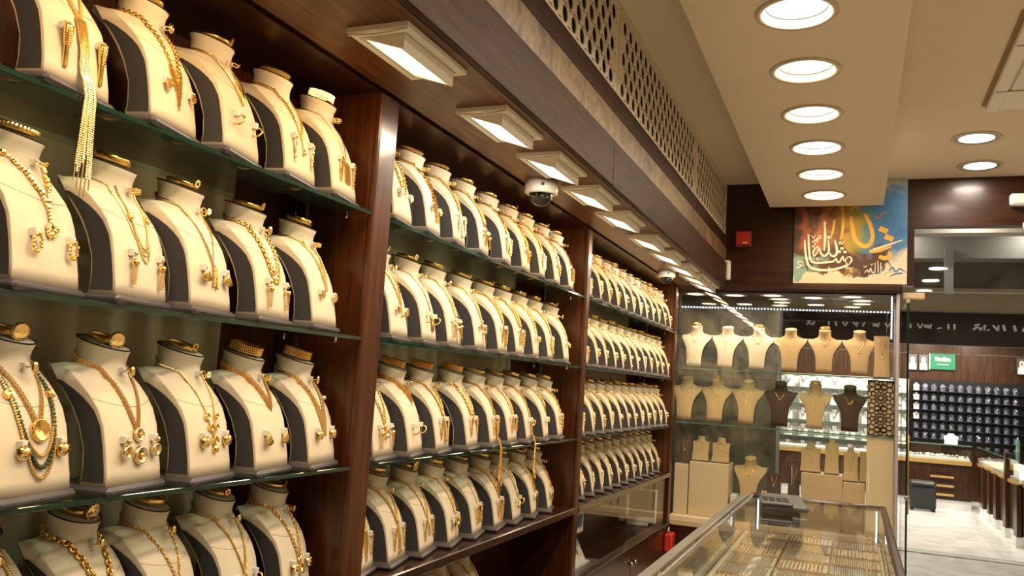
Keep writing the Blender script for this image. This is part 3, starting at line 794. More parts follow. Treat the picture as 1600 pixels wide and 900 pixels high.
# earrings, rings and bangles: x points out of the bust
EAR = []
def ear(label):
    def dec(f):
        b = MB(); f(b); EAR.append((label, b.mesh('earring', ['gold', 'gold_pale', 'silver_stone']))); return f
    return dec
@ear('gold cluster stud earring')
def _(b):
    for k in range(16):
        a = k * 2.4; q = .0022 * math.sqrt(k); b.ball((.014 - q * .2, q * math.cos(a), q * math.sin(a) - .004), .0032, k % 2, 6, 4)
@ear('gold hoop earring')
def _(b): b.torus((.012, 0, -.012), .0125, .0022, 20, 6, 0, Matrix.Rotation(R(65), 4, 'X'))
@ear('long crowned gold bar earring')
def _(b):
    for k in range(5): b.ball((.014, (k - 2) * .004, .006 - abs(k - 2) * .001), .0035, 1, 6, 4)
    b.lathe([(.008, 0), (.0085, -.006), (.007, -.03), (.005, -.034), (.005, -.07), (0, -.07)], 8, 0, Matrix.Translation((.013, 0, .001)))
    for k in range(8): b.torus((.013, 0, -.004 - k * .004), .0082 - k * .0003, .0012, 10, 4, 1)
@ear('gold wreath earring')
def _(b):
    for k in range(14):
        a = 2 * PI * k / 14; b.ball((.013 + (k % 2) * .002, .0095 * math.cos(a), -.014 + .0145 * math.sin(a)), .0036, k % 2, 6, 4)
@ear('gold ball drop earring with tassel')
def _(b):
    b.ball((.013, 0, 0), .0045, 1, 8, 5); b.ball((.014, 0, -.016), .0075, 0, 10, 6)
    for k in range(4):
        for j in range(9): b.ball((.014 + .001 * k, (k - 1.5) * .0022, -.024 - j * .0038), .0018, k % 2, 5, 3)
@ear('round gold ring earring with stones')
def _(b):
    f = Matrix.Translation((.014, 0, -.02)) @ Matrix.Rotation(PI / 2, 4, 'Y')
    b.torus((0, 0, 0), .009, .0042, 16, 6, 0, f); b.torus((0, 0, 0), .0105, .002, 16, 4, 2, Matrix.Translation((.017, 0, -.02)) @ Matrix.Rotation(PI / 2, 4, 'Y')); b.ball((.015, 0, -.001), .006, 1, 8, 5)
@ear('fan-shaped gold earring')
def _(b):
    for k in range(5):
        a = R(-36 + 18 * k); b.tube([(.013, 0, .004), (.015, math.sin(a) * .026, -.026 * math.cos(a))], [.001, .0036], 6, k % 2)
@ear('long beaded gold drop earring')
def _(b):
    for k in range(12): b.ball((.013 + .001 * (k % 2), .0015 * math.sin(k * 2), -k * .0052), .0036 if k % 3 else .0048, k % 2, 6, 4)
@ear('domed gold earring with sparkling stones')
def _(b):
    b.lathe([(0, .012), (.007, .010), (.012, .004), (.0125, 0)], 14, 0, Matrix.Translation((.009, 0, -.01)) @ Matrix.Rotation(PI / 2, 4, 'Y'))
    for k in range(9): a = 2 * PI * k / 9; b.ball((.016, .009 * math.cos(a), -.01 + .009 * math.sin(a)), .0026, 2, 5, 3)
cb = MB(); cb.box(0, .012, -.006, .006, -.005, .009, 0, None, .001); CLIP = cb.mesh('clip', 'clip_white')
RNG = []
def ringd(label):
    def dec(f):
        b = MB(); f(b); RNG.append((label, b.mesh('finger_ring', ['gold', 'gold_pale', 'silver_stone']))); return f
    return dec
@ringd('flower-topped gold ring')
def _(b):
    b.torus((.020, 0, 0), .011, .0016, 20, 5, 0, Matrix.Rotation(R(80), 4, 'Y'))
    for k in range(8): a = 2 * PI * k / 8; b.ball((.034, .006 * math.cos(a), .006 * math.sin(a)), .0036, k % 2, 6, 4)
    b.tube([(.006, 0, 0), (.034, 0, 0)], .002, 5)
@ringd('triple-band gold ring')
def _(b):
    for k in range(3): b.torus((.020, 0, (k - 1) * .0042), .0125, .0018, 20, 5, k % 2)
@ringd('oval gold signet ring')
def _(b):
    b.torus((.018, 0, 0), .0115, .0018, 20, 5, 0); b.lathe([(0, .005), (.008, .004), (.011, .0), (.010, -.002)], 14, 1, Matrix.Translation((.031, 0, 0)) @ Matrix.Rotation(PI / 2, 4, 'Y') @ Matrix.Diagonal((1.3, .8, 1, 1)))
@ringd('beaded gold ring')
def _(b):
    for k in range(16): a = 2 * PI * k / 16; b.ball((.020 + .0125 * math.cos(a), .0125 * math.sin(a), .002 * math.sin(3 * a)), .0028, k % 2, 6, 4)
BNG = []
def bang(label):
    def dec(f):
        b = MB(); f(b); BNG.append((label, b.mesh('bangle', ['gold', 'gold_pale', 'silver_stone']))); return f
    return dec
def hoop(b, r, h, th=.0016, mi=0):
    b.lathe([(r, 0), (r + th, .001), (r + th, h - .001), (r, h), (r - th, h - .001), (r - th, .001), (r, 0)], 32, mi, Matrix.Diagonal((1, .9, 1, 1)))
@bang('plain gold band bangle')
def _(b): hoop(b, .043, .016)
@bang('beaded gold bangle')
def _(b):
    for k in range(34): a = 2 * PI * k / 34; b.ball((.044 * math.cos(a), .040 * math.sin(a), .009), .0052, k % 2, 6, 4)
    hoop(b, .040, .012)
@bang('wide woven gold cuff')
def _(b):
    for j in range(4):
        for k in range(44): a = 2 * PI * (k + .5 * (j % 2)) / 44; b.ball((.045 * math.cos(a), .041 * math.sin(a), .004 + j * .006), .0038, (j + k) % 2, 5, 3)
@bang('gold bangle with large round medallion')
def _(b):
    hoop(b, .040, .012); f = Matrix.Translation((.044, 0, .012)) @ Matrix.Rotation(PI / 2, 4, 'Y')
    b.lathe([(0, .006), (.006, .008), (.010, .005), (.016, .007), (.020, .003), (.020, 0)], 18, 1, f)
    for k in range(12): a = 2 * PI * k / 12; b.ball(f @ Vector((.018 * math.cos(a), .018 * math.sin(a), .004)), .003, 0, 5, 3)
@bang('gold bangle with small flower front')
def _(b):
    hoop(b, .043, .010); 
    for k in range(7): a = 2 * PI * k / 7; b.ball((.046, .007 * math.cos(a), .012 + .008 * math.sin(a)), .0045, k % 2, 6, 4)
@bang('stacked slim gold bangles')
def _(b):
    for k in range(5): b.torus((.002 * (k % 2), .0015 * math.sin(k), .003 + k * .0048), .043, .0022, 32, 5, k % 2, Matrix.Rotation(.04 * math.sin(k * 2), 4, 'X'))
BANG_M = Matrix.Translation((-.088, 0, .3415)) @ Matrix.Rotation(R(15.5), 4, 'Y')

def place_bust(x, y, z, rot, desc, nk, er, rg, bg, where, gsuf, sc=1.0, parts=True, cloth='cream'):
    mw = Matrix.Translation((x, y, z)) @ Matrix.Rotation(R(rot), 4, 'Z') @ Matrix.Diagonal((sc, sc, sc, 1))
    t = empty('necklace_bust', (x, y, z), f'{desc}, {where}', 'bust', f'necklace busts {gsuf}', rz=R(rot)); t.scale = (sc, sc, sc)
    link('body', BM['body'], t); link('side_panel', BM['sl'], t); link('neck_trim', BM['trim'], t); link('base', BM['base'], t)
    link('side_panel', BM['sr'], t); link('yoke_seam', BM['seam'], t)
    if nk is not None: link('necklace', NK[nk][1], None, f'{NK[nk][0]}, {where}', 'necklace', f'gold necklaces {gsuf}', mw=mw)
    if er is not None:
        for sd, yy in (('left', -.052), ('right', .058)):
            p, n = surf(yy, .118 if er not in (2, 7) else .135, 0)
            o = link('earring', EAR[er][1], None, f'{sd} {EAR[er][0]}, {where}', 'earring', f'gold earrings {gsuf}', mw=mw @ Matrix.Translation(p - Vector((.001, 0, 0))) @ Matrix.Diagonal((1.2, 1.25, 1.25, 1)))
            link('clip', CLIP, o)
    if rg is not None:
        p, n = surf(0, .272, 0)
        o = link('finger_ring', RNG[rg][1], None, f'{RNG[rg][0]} at the neck, {where}', 'ring', f'gold rings {gsuf}', mw=mw @ Matrix.Translation(p - Vector((.001, 0, 0))))
        link('clip', CLIP, o)
    if bg is not None:
        link('bangle', BNG[bg][1], None, f'{BNG[bg][0]} on top, {where}', 'bangle', f'gold bangles {gsuf}', mw=mw @ BANG_M @ Matrix.Rotation(random.uniform(-.4, .4), 4, 'Z') @ Matrix.Rotation(R(random.uniform(-3, 0)), 4, 'Y'))
    return t
# (y, necklace, earring, ring, bangle)
NEAR = [
    [(.925, 5, 0, 0, 3), (1.19, 0, 2, None, 1), (1.46, 1, 0, 2, 0), (1.70, 2, 1, 3, 4), (1.955, 3, 7, None, 1), (2.185, 4, 7, 1, 2)],
    [(1.175, 5, 3, 3, 1), (1.42, 6, 4, 1, 0), (1.645, 7, 6, 0, 4), (1.895, 8, 4, 2, 4), (2.14, 9, 0, 1, 0)],
    [(1.21, 10, 8, 2, 3), (1.46, 11, 5, 2, 3), (1.705, 12, 8, 0, 4), (1.95, 13, 6, 0, 2), (2.19, 14, 8, 2, 2)],
    [(1.22, 20, 0, 2, 3), (1.47, 15, 0, 2, 3), (1.69, 18, 8, 2, 0), (1.935, 22, 1, 2, 4), (2.18, 16, 8, 0, 4)]]
MIDDLE = [
    [(2.56, 8, 0, 0, 3), (2.80, 21, 0, 1, 1), (3.03, 23, 7, 1, 1), (3.28, 20, 4, 0, 0), (3.54, 21, 7, 0, 0), (3.79, 21, 0, 2, 4), (4.02, 20, 7, 0, 0), (4.26, 21, 0, 3, 4), (4.50, 21, 7, 0, 0)],
    [(2.60, 3, 0, 0, 4), (2.83, 17, 1, 0, 4), (3.05, 18, 4, 2, 0), (3.31, 18, 0, 0, 4), (3.56, 23, 7, 1, 4), (3.78, 20, 7, 0, 0), (4.0, 1, 0, 3, 0), (4.22, 23, 7, 0, 0), (4.49, 9, 0, 2, 4)],
    [(2.555, 16, 4, 3, 2), (2.785, 19, 1, 2, 2), (3.01, 23, 7, 0, 2), (3.29, 8, 7, None, 2), (3.53, 0, 7, 0, 1), (3.75, 22, 7, 1, 1), (3.97, 0, 1, 0, 0), (4.22, 2, 0, 2, 0), (4.455, 21, 7, 0, 0)],
    [(2.555, 20, 7, 3, 4), (2.785, 23, 7, 2, 0), (3.02, 22, 7, 2, 3), (3.26, 18, 6, 1, 0), (3.50, 4, 7, 3, 1), (3.75, 23, 7, 2, 0), (3.98, 7, 1, 0, 0), (4.22, 1, 0, 2, 4), (4.47, 21, 6, 0, 0)]]
for bay, rows, rot in (('near', NEAR, 13.0), ('middle', MIDDLE, 13.0)):
    for k, row in enumerate(rows):
        for i, (y, nk, er, rg, bg) in enumerate(row):
            where = f'{ORD[i]} from left on {bay} bay {RW[k]} shelf'
            place_bust(-.052 if k < 3 else -.095, y, ROWZ[k], rot + random.uniform(-2, 2), 'cream bust with charcoal sides', nk, er, rg, bg, where, f'on the {bay} bay {RW[k]} shelf')
for k in range(4):
    for i in range(12):
        y = 4.90 + .2175 * i + random.uniform(-.004, .004)
        where = f'{ORD[i]} from left on far bay {RW[k]} shelf'
        place_bust(-.06 if k < 3 else -.11, y, ROWZ[k], 18.5 + random.uniform(-2, 2), 'cream bust with charcoal sides',
                   random.choice([1, 3, 4, 5, 8, 12, 16, 17, 18, 20, 21, 22, 23]), random.choice([0, 4, 5, 7, 8]), random.choice([0, 1, 2, 3]), random.choice([0, 1, 4, 5]), where, f'on the far bay {RW[k]} shelf')
# one more bust in the open niche under the middle bay
place_bust(-.12, 3.64, .425, 8, 'cream bust in the dark niche', 20, None, None, None, 'below the middle bay wooden shelf', 'in the lower niche')
place_bust(-.12, 3.40, .425, 8, 'nearer cream bust half hidden in the niche', 23, None, None, None, 'under middle bay wooden shelf', 'in the lower niche')

# ================================================================== WINDOW CASE AT THE END
def group_parts(t):
    P = Matrix.Translation(t.location).inverted()
    def kid(o): o.parent = t; o.matrix_parent_inverse = P; return o
    return kid
CX0, CX1, CY0, CY1 = .0, 1.83, 7.5, 8.06
t = empty('window_case', (.9, 7.75, 0), 'tall glass window display case with brown header at the aisle end', 'display case')
kid = group_parts(t)
kid(bx('header_board', 'wood_x', -.02, 1.845, 7.44, CY1, 2.475, 2.545, bev=.02))
kid(bx('top_panel', 'wood_dark', 0, 1.82, 7.5, CY1 - .01, 2.462, 2.475))
kid(bx('display_floor', 'cream_board', 0, 1.82, 7.47, CY1 - .01, .425, .48, bev=.006))
kid(bx('floor_lip', 'tan_board', 0, 1.82, 7.472, 7.52, .395, .427))
kid(bx('plinth', 'wood_x', -.0, 1.83, 7.49, CY1, 0, .397))
kid(bx('front_glass', 'glass_clear', .0, 1.80, 7.502, 7.508, .48, 2.462))
kid(bx('rear_glass', 'glass_clear', .0, 1.82, CY1 - .012, CY1 - .006, .48, 2.462))
kid(bx('upright', 'led_glow_metal', 1.800, 1.826, 7.495, 7.525, .40, 2.475, bev=.003))
kid(bx('rear_upright', 'led_glow_metal', 1.805, 1.826, CY1 - .02, CY1, .40, 2.475, bev=.003))
kid(bx('side_glass', 'glass_clear', 1.815, 1.820, 7.525, CY1 - .02, .48, 2.462))
for z, nm in ((1.775, 'upper'), (1.292, 'lower')):
    g = kid(bx('case_shelf', 'glass_green', .004, 1.80, 7.535, CY1 - .02, z - .010, z))
    e = bx('shelf_edge', 'glass_edge_pale', .004, 1.80, 7.531, 7.535, z - .0105, z + .0005); e.parent = g
# LED strips: housings with rows of tiny lights
def led_strip(p0, p1, n, label, face):
    p0, p1 = Vector(p0), Vector(p1); d = (p1 - p0); a = (p0 + p1) / 2
    t = empty('led_strip', a, label, 'led strip', 'led strips'); k = group_parts(t)
    w_ = .007; ax = max(range(3), key=lambda i: abs(d[i]))
    lo = [min(p0[i], p1[i]) - (0 if i == ax else w_) for i in range(3)]; hi = [max(p0[i], p1[i]) + (0 if i == ax else w_) for i in range(3)]
    k(bx('strip_housing', 'led_tape', lo[0], hi[0], lo[1], hi[1], lo[2], hi[2]))
    b = MB(); f = Vector(face)
    for i in range(n):
        c = p0 + d * ((i + .5) / n) + f * (w_ + .002); h = .0045
        b.box(c.x - h, c.x + h, c.y - h, c.y + h, c.z - h, c.z + h)
    o = k(b.build('diodes', 'led')); o['kind'] = 'stuff'
    return t
led_strip((.02, 7.53, 2.325), (1.78, 7.53, 2.32), 66, 'long horizontal strip of white diodes across the top of the window case', (0, -1, -.0))
led_strip((1.772, 7.545, 2.455), (1.772, 7.545, 2.10), 26, 'short vertical strip of bright diodes at the case right upright', (-.6, -1, 0))
for x, y, lab, c in ((.12, 7.66, 'far left', 'down_warm'), (.47, 7.70, 'second', 'down_cool'), (.80, 7.66, 'third', 'down_warm'), (.84, 7.93, 'rear middle', 'down_warm'), (1.14, 7.78, 'fourth', 'down_cool'), (1.46, 7.66, 'fifth', 'down_warm'), (1.54, 7.93, 'rear right', 'down_warm')):
    downlight(x, y, 2.462, c, f'flat round light under the window case header, {lab} one', 'round lights in the window case', 1.5, .62)

# wide busts of the window case
def widen(tab):
    W = [.066, .065, .067, .075, .091, .110, .130, .139, .139, .119, .084, .063, .053, .049, .049, .051, .050]
    K = 1.19; out = []
    for r, w_ in zip(tab, W): out.append((r[0] * K, r[1] * K, r[2] * K, r[3] * K, r[4] * K, w_, r[6] * .35, r[7], r[8] * K))
    return out
WT = widen(TAB)
wide_b, WR = bust_body(WT); wside = side_panel([(a[0] / 1.0, a[1], a[2], a[3], a[4], a[5], a[6], a[7], a[8]) for a in WT], 1, .27)
wsl = side_panel(WT, -1, .27).mesh('side_panel', 'charcoal_cloth'); wsr = wside.mesh('side_panel', 'charcoal_cloth')
wrim = rim(WR).mesh('neck_trim', 'dark_trim')
wmesh = {c: wide_b.mesh('body', c + '_cloth') for c in ('sand', 'brown', 'cream')}
WB = BVHTree.FromPolygons([Vector(p) for p in wide_b.v], wide_b.f)
def wsurf(y, z, off):
    h = WB.ray_cast(Vector((.4, y, z)), Vector((-1, 0, 0)))
    if h[0] is None: return Vector((-.05, y, z))
    n = h[1] if h[1].x > 0 else -h[1]; return h[0] + n * off
def wnk(kind):
    b = MB(); zp = .245 if kind == 0 else .215
    pts = [wsurf(.052 * (1 - k / 12) if k <= 12 else -.052 * (k - 12) / 12, .325 - (.325 - zp) * (1 - abs(k - 12) / 12), .002) for k in range(25)]
    b.tube(pts, .0022, 5, 0)
    if kind: b.ball(wsurf(0, zp - .008, .004), .008, 2, 8, 5)
    else:
        for k in range(3): b.ball(wsurf((k - 1) * .012, zp + .006, .003), .0045, 0, 6, 4)
    return b.mesh('necklace', ['gold', 'gold_pale', 'silver_stone'])
WNK = [wnk(0), wnk(1)]
wring = MB(); hoop(wring, .046, .018); WRING = wring.mesh('bangle', 'gold_pale')
def wide_bust(x, z, cloth, where, nk, y=7.70, bg=False, s=1.0):
    cw = {'sand': 'sand-coloured', 'brown': 'dark brown', 'cream': 'cream'}[cloth]
    t = empty('display_bust', (x, y, z), f'{cw} wide-shouldered bust, {where}', 'bust', 'wide busts in the window case', rz=-PI / 2); t.scale = (s, s, s)
    link('body', wmesh[cloth], t); link('side_panel', wsl, t); link('side_panel', wsr, t); link('neck_trim', wrim, t)
    mw = Matrix.Translation((x, y, z)) @ Matrix.Rotation(-PI / 2, 4, 'Z') @ Matrix.Diagonal((s, s, s, 1))
    link('necklace', WNK[nk], None, f'thin gold necklace with {"round stone" if nk else "three beads"}, {where}', 'necklace', 'necklaces in the window case', mw=mw)
    if bg: link('bangle', WRING, None, f'gold bangle resting on the neck, {where}', 'bangle', 'bangles in the window case', mw=mw @ Matrix.Translation((-.105, 0, .41)) @ Matrix.Rotation(R(15), 4, 'Y'))
for i, (x, c) in enumerate(((.125, 'cream'), (.405, 'cream'), (.682, 'cream'), (.957, 'sand'), (1.242, 'sand'), (1.525, 'sand'))):
    wide_bust(x, 1.775, c, f'{ORD[i]} from left, window case top shelf', i % 2, bg=(i in (0, 2, 4)))
for i, (x, c) in enumerate(((.055, 'sand'), (.33, 'sand'), (.604, 'sand'), (.885, 'brown'), (1.175, 'sand'), (1.457, 'brown'))):
    wide_bust(x, 1.292, c, f'{ORD[i]} from left, window case middle shelf', (i + 1) % 2, bg=(i in (1, 4)))
wide_bust(.645, .60, 'sand', 'alone on a small block at the case floor', 0, y=7.68, s=1.02)
bx('riser_block', 'cream_board', .56, .73, 7.60, 7.78, .48, .60, bev=.004, label='small cream block under the lone bust on the case floor', cat='riser')
# slab-shaped displays with a short neck stub
def slab_display(x, y, z, w_, h, cloth, label, neck=True, rot=-90.0, jew=None):
    t = empty('necklace_stand', (x, y, z), label, 'necklace stand', 'flat necklace stands in the window case', rz=R(rot))
    b = MB(); n = 10; vs = []; fs = []
    for k in range(n + 1):
        q = k / n; zz = .012 + (h - .012) * q; ww = w_ / 2 * (1 - .10 * math.sin(PI * q)); xf = .03 - .055 * q; xb = -.03 - .03 * q
        vs += [(xf, -ww, zz), (xf + .006, -ww * .5, zz), (xf + .006, ww * .5, zz), (xf, ww, zz), (xb, ww, zz), (xb, -ww, zz)]
    for k in range(n):
        for j in range(6): a = 6 * k + j; c = 6 * k + (j + 1) % 6; fs.append((a, c, c + 6, a + 6))
    fs.append(tuple(range(6))[::-1]); fs.append(tuple(6 * n + j for j in range(6))); b.add(vs, fs, 0, False)
    link('body', b.mesh('body', cloth), t)
    if neck:
        b = MB(); b.lathe([(w_ * .34, h - .004), (w_ * .24, h + .012), (w_ * .2, h + .028), (w_ * .21, h + .045), (0, h + .047)], 16, 0, Matrix.Translation((-.042, 0, 0)) @ Matrix.Diagonal((.6, 1, 1, 1)))
        link('neck_stub', b.mesh('neck_stub', cloth), t)
    b = MB(); b.box(-.05, .036, -w_ / 2 - .004, w_ / 2 + .004, 0, .013, 0, None, .004); link('base', b.mesh('base', 'charcoal_base'), t)
    if jew:
        b = MB(); zt = h * .92
        pts = []
        for k in range(17):
            u = (k - 8) / 8; zz = zt - h * .4 * (1 - abs(u)) ** 1.0; pts.append((.03 - .055 * (zz / h) + .0085, u * w_ * .22, zz))
        b.tube(pts, .0018, 5, 0); zz = zt - h * .43; b.ball((.03 - .055 * zz / h + .010, 0, zz), .0075, 1, 8, 5)
        mw = Matrix.Translation((x, y, z)) @ Matrix.Rotation(R(rot), 4, 'Z')
        link('necklace', b.mesh('necklace', ['gold', 'silver_stone']), None, jew, 'necklace', 'necklaces in the window case', mw=mw)
bx('riser_block', 'cream_board', .137, .479, 7.60, 7.92, .48, .945, bev=.004, label='large cream riser block under two short stands, window case left', cat='riser', group='cream riser blocks')
bx('riser_block', 'cream_board', -.0 + .004, .128, 7.60, 7.86, .48, .915, bev=.004, label='narrow cream riser block beside the end post', cat='riser', group='cream riser blocks')
bx('riser_block', 'tan_board', 1.083, 1.411, 7.60, 7.9, .48, .938, bev=.004, label='wide tan riser block in the case behind the counter end', cat='riser', group='cream riser blocks')
bx('riser_block', 'tan_board', 1.416, 1.586, 7.60, 7.9, .48, .892, bev=.004, label='lower tan riser block beside the pale pillar', cat='riser', group='cream riser blocks')
bx('riser_block', 'white_plastic', .50, .555, 7.62, 7.78, .48, .69, bev=.004, label='small white upright block right of the large riser', cat='riser', group='cream riser blocks')
slab_display(.075, 7.70, .915, .11, .25, 'brown_cloth', 'dark slim necklace stand on the narrow riser by the end post', True, jew='fine gold necklace on the dark slim stand by the post')
slab_display(.215, 7.70, .945, .15, .175, 'sand_cloth', 'left short sand stand on the large cream riser', jew='gold necklace on the left short sand stand')
slab_display(.392, 7.70, .945, .155, .175, 'sand_cloth', 'right short sand stand on the large cream riser', jew='gold necklace on the right short sand stand')
slab_display(.862, 7.62, .70, .125, .205, 'brown_cloth', 'dark brown square stand with pendant behind the counter end', False, jew='silver pendant necklace on the dark brown square stand')
slab_display(1.02, 7.70, .70, .10, .285, 'brown_cloth', 'tall dark brown stand with hanging pendant behind counter', False, jew='small drop pendant on the tall dark brown stand')
bx('riser_block', 'wood_x', .77, 1.075, 7.56, 7.86, .48, .70, bev=.004, label='dark wooden block under the two dark brown stands', cat='riser')
slab_display(1.15, 7.72, .938, .165, .205, 'sand_cloth', 'broad short sand stand on the wide tan riser', jew='gold necklace on the broad short sand stand')
slab_display(1.322, 7.70, .938, .115, .25, 'sand_cloth', 'tall slim sand stand on the wide tan riser', jew='pale drop necklace on the tall slim sand stand')
slab_display(1.472, 7.70, .892, .118, .24, 'sand_cloth', 'slim sand stand on the lower tan riser', jew='pale drop necklace on the slim sand stand')
slab_display(1.572, 7.74, .892, .06, .255, 'sand_cloth', 'narrow sand stand squeezed against the pale pillar', False)
slab_display(1.70, 7.70, 1.775, .125, .36, 'sand_cloth', 'tall flat sand stand at the right end of the case top shelf', False, jew='white pendant cord on the tall flat sand stand')
# pale pillar and carved lattice at the right of the case
bx('pillar_panel', 'cream_board', 1.592, 1.797, 7.545, 7.72, .48, 1.281, bev=.003, label='plain pale pillar panel at the right end of the window case', cat='panel')
t = empty('lattice_panel', (1.694, 7.60, 1.292), 'carved brown lattice panel with star rosettes above the pale pillar', 'lattice'); kid = group_parts(t)
kid(bx('backing', 'cream_board', 1.592, 1.797, 7.60, 7.612, 1.2925, 1.755))
b = MB()
def bar(p, q, w_=.0060, d=.008):
    p, q = Vector((p[0], 0, p[1])), Vector((q[0], 0, q[1])); e = q - p
    if e.length < 1e-5: return
    e.normalize(); s_ = Vector((e.z, 0, -e.x)) * w_ / 2
    vs = [p + s_, q + s_, q - s_, p - s_]
    vs = [v + Vector((0, 7.592, 0)) for v in vs] + [v + Vector((0, 7.60, 0)) for v in vs]
    b.add(vs, [(0, 1, 2, 3), (4, 7, 6, 5), (0, 4, 5, 1), (1, 5, 6, 2), (2, 6, 7, 3), (3, 7, 4, 0)])
def clipseg(p, q):
    x0, x1, z0, z1 = 1.594, 1.795, 1.295, 1.753; t0, t1 = 0.0, 1.0; dx, dz = q[0] - p[0], q[1] - p[1]
    for a_, c_ in ((-dx, p[0] - x0), (dx, x1 - p[0]), (-dz, p[1] - z0), (dz, z1 - p[1])):
        if abs(a_) < 1e-9:
            if c_ < 0: return
        else:
            r_ = c_ / a_
            if a_ < 0: t0 = max(t0, r_)
            else: t1 = min(t1, r_)
    if t0 < t1: bar((p[0] + dx * t0, p[1] + dz * t0), (p[0] + dx * t1, p[1] + dz * t1))
for cz in (1.437, 1.613, 1.789, 1.261):
    for cx in ((1.694,) if 1.3 < cz < 1.75 else (1.694,)):
        pol = lambda a, r_: (cx + r_ * math.sin(a), cz + r_ * math.cos(a))
        for k in range(12):
            a = 2 * PI * k / 12; h = PI / 12
            clipseg(pol(a, .018), pol(a + 2 * h, .018)); clipseg(pol(a, .018), pol(a, .040)); clipseg(pol(a, .040), pol(a + h, .056)); clipseg(pol(a, .040), pol(a - h, .056))
            clipseg(pol(a + h, .056), pol(a + h, .072)); clipseg(pol(a + h, .072), pol(a, .088)); clipseg(pol(a + h, .072), pol(a + 2 * h, .088)); clipseg(pol(a, .088), pol(a, .104)); clipseg(pol(a, .104), pol(a + h, .118)); clipseg(pol(a, .104), pol(a - h, .118))
for x0, x1, z0, z1 in ((1.592, 1.797, 1.2925, 1.299), (1.592, 1.797, 1.749, 1.755), (1.592, 1.597, 1.2925, 1.755), (1.792, 1.797, 1.2925, 1.755)): b.box(x0, x1, 7.591, 7.60, z0, z1)
kid(b.build('carved_lattice', 'wood_x'))

# ------------------------------------------------------------------ calligraphy painting on the end wall
def painting_material():
    m, nt, bs = _nt('painting'); N = nt.nodes.new; Lk = nt.links.new
    g = N('ShaderNodeNewGeometry'); sp = N('ShaderNodeSeparateXYZ'); Lk(g.outputs['Position'], sp.inputs[0])
    def mapr(sock, a, b_):
        n = N('ShaderNodeMapRange'); n.inputs[1].default_value = a; n.inputs[2].default_value = b_; Lk(sock, n.inputs[0]); return n.outputs[0]
    u = mapr(sp.outputs['X'], .985, 1.875); v = mapr(sp.outputs['Z'], 2.548, 3.44)
    nz = N('ShaderNodeTexNoise'); nz.inputs['Scale'].default_value = 5.5; nz.inputs['Detail'].default_value = 7; nz.inputs['Distortion'].default_value = .7; Lk(g.outputs['Position'], nz.inputs['Vector'])
    n2 = N('ShaderNodeTexNoise'); n2.inputs['Scale'].default_value = 14; n2.inputs['Detail'].default_value = 6; Lk(g.outputs['Position'], n2.inputs['Vector'])
    def mth(op, a, b_):
        n = N('ShaderNodeMath'); n.operation = op
        for i, q in enumerate((a, b_)):
            if isinstance(q, (int, float)): n.inputs[i].default_value = q
            else: Lk(q, n.inputs[i])
        return n.outputs[0]
    nc = mth('SUBTRACT', nz.outputs['Fac'], .5)
    uw = mth('ADD', u, mth('MULTIPLY', nc, .55)); vw = mth('ADD', v, mth('MULTIPLY', nc, .5))
    def ramp(fac, stops):
        r = N('ShaderNodeValToRGB'); e = r.color_ramp.elements
        e[0].position, e[0].color = stops[0][0], (*stops[0][1], 1); e[1].position, e[1].color = stops[-1][0], (*stops[-1][1], 1)
        for p, c in stops[1:-1]: q = e.new(p); q.color = (*c, 1)
        Lk(fac, r.inputs[0]); return r.outputs[0]
    base = ramp(uw, [(0, (.05, .02, .012)), (.10, (.36, .09, .025)), (.18, (.06, .025, .014)), (.27, (.42, .13, .03)), (.36, (.16, .07, .02)), (.46, (.42, .24, .03)), (.58, (.30, .25, .04)), (.66, (.10, .22, .22)), (.74, (.055, .17, .33)), (.9, (.05, .17, .36)), (1, (.10, .25, .42))])
    def mix(f_, a, b_):
        n = N('ShaderNodeMix'); n.data_type = 'RGBA'; Lk(f_, n.inputs['Factor'])
        for nm, q in (('A', a), ('B', b_)):
            s_ = [i for i in n.inputs if i.name == nm and i.type == 'RGBA'][0]
            if isinstance(q, tuple): s_.default_value = (*q, 1)
            else: Lk(q, s_)
        return [o for o in n.outputs if o.type == 'RGBA'][0]
    def step(sock, a, b_): return mapr(sock, a, b_)
    # dark brown field low in the middle
    dark = mth('MULTIPLY', mth('MULTIPLY', step(vw, .10, .15), step(vw, .36, .31)), step(uw, .86, .80))
    c = mix(dark, base, (.085, .035, .02))
    # cream bottom edge and lower right, teal patch lower left
    teal = mth('MULTIPLY', mth('MULTIPLY', step(vw, .26, .20), step(uw, .30, .22)), step(n2.outputs['Fac'], .40, .52)); c = mix(teal, c, (.22, .40, .33))
    cr = step(mth('ADD', vw, mth('MULTIPLY', mth('SUBTRACT', n2.outputs['Fac'], .5), .25)), .135, .10); c = mix(cr, c, (.78, .62, .42))
    cr2 = mth('MULTIPLY', step(uw, .80, .88), step(vw, .34, .22)); c = mix(cr2, c, (.76, .64, .47))
    top = mth('MULTIPLY', step(vw, .86, .97), step(uw, .68, .82)); c = mix(top, c, (.48, .50, .42))
    tl = mth('MULTIPLY', step(vw, .70, .78), step(uw, .42, .34)); c = mix(tl, c, (.035, .02, .012))
    Lk(c, bs.inputs['Base Color']); bs.inputs['Roughness'].default_value = .6
    bp = N('ShaderNodeBump'); bp.inputs['Strength'].default_value = .25; bp.inputs['Distance'].default_value = .003; Lk(n2.outputs['Fac'], bp.inputs['Height']); Lk(bp.outputs['Normal'], bs.inputs['Normal'])
painting_material()
t = empty('calligraphy_painting', (1.43, 7.49, 2.548), 'colourful abstract canvas with large cream Arabic calligraphy on end wall', 'painting'); kid = group_parts(t)
kid(bx('canvas', 'painting', .985, 1.875, 7.462, 7.5, 2.548, 3.44, bev=.002))
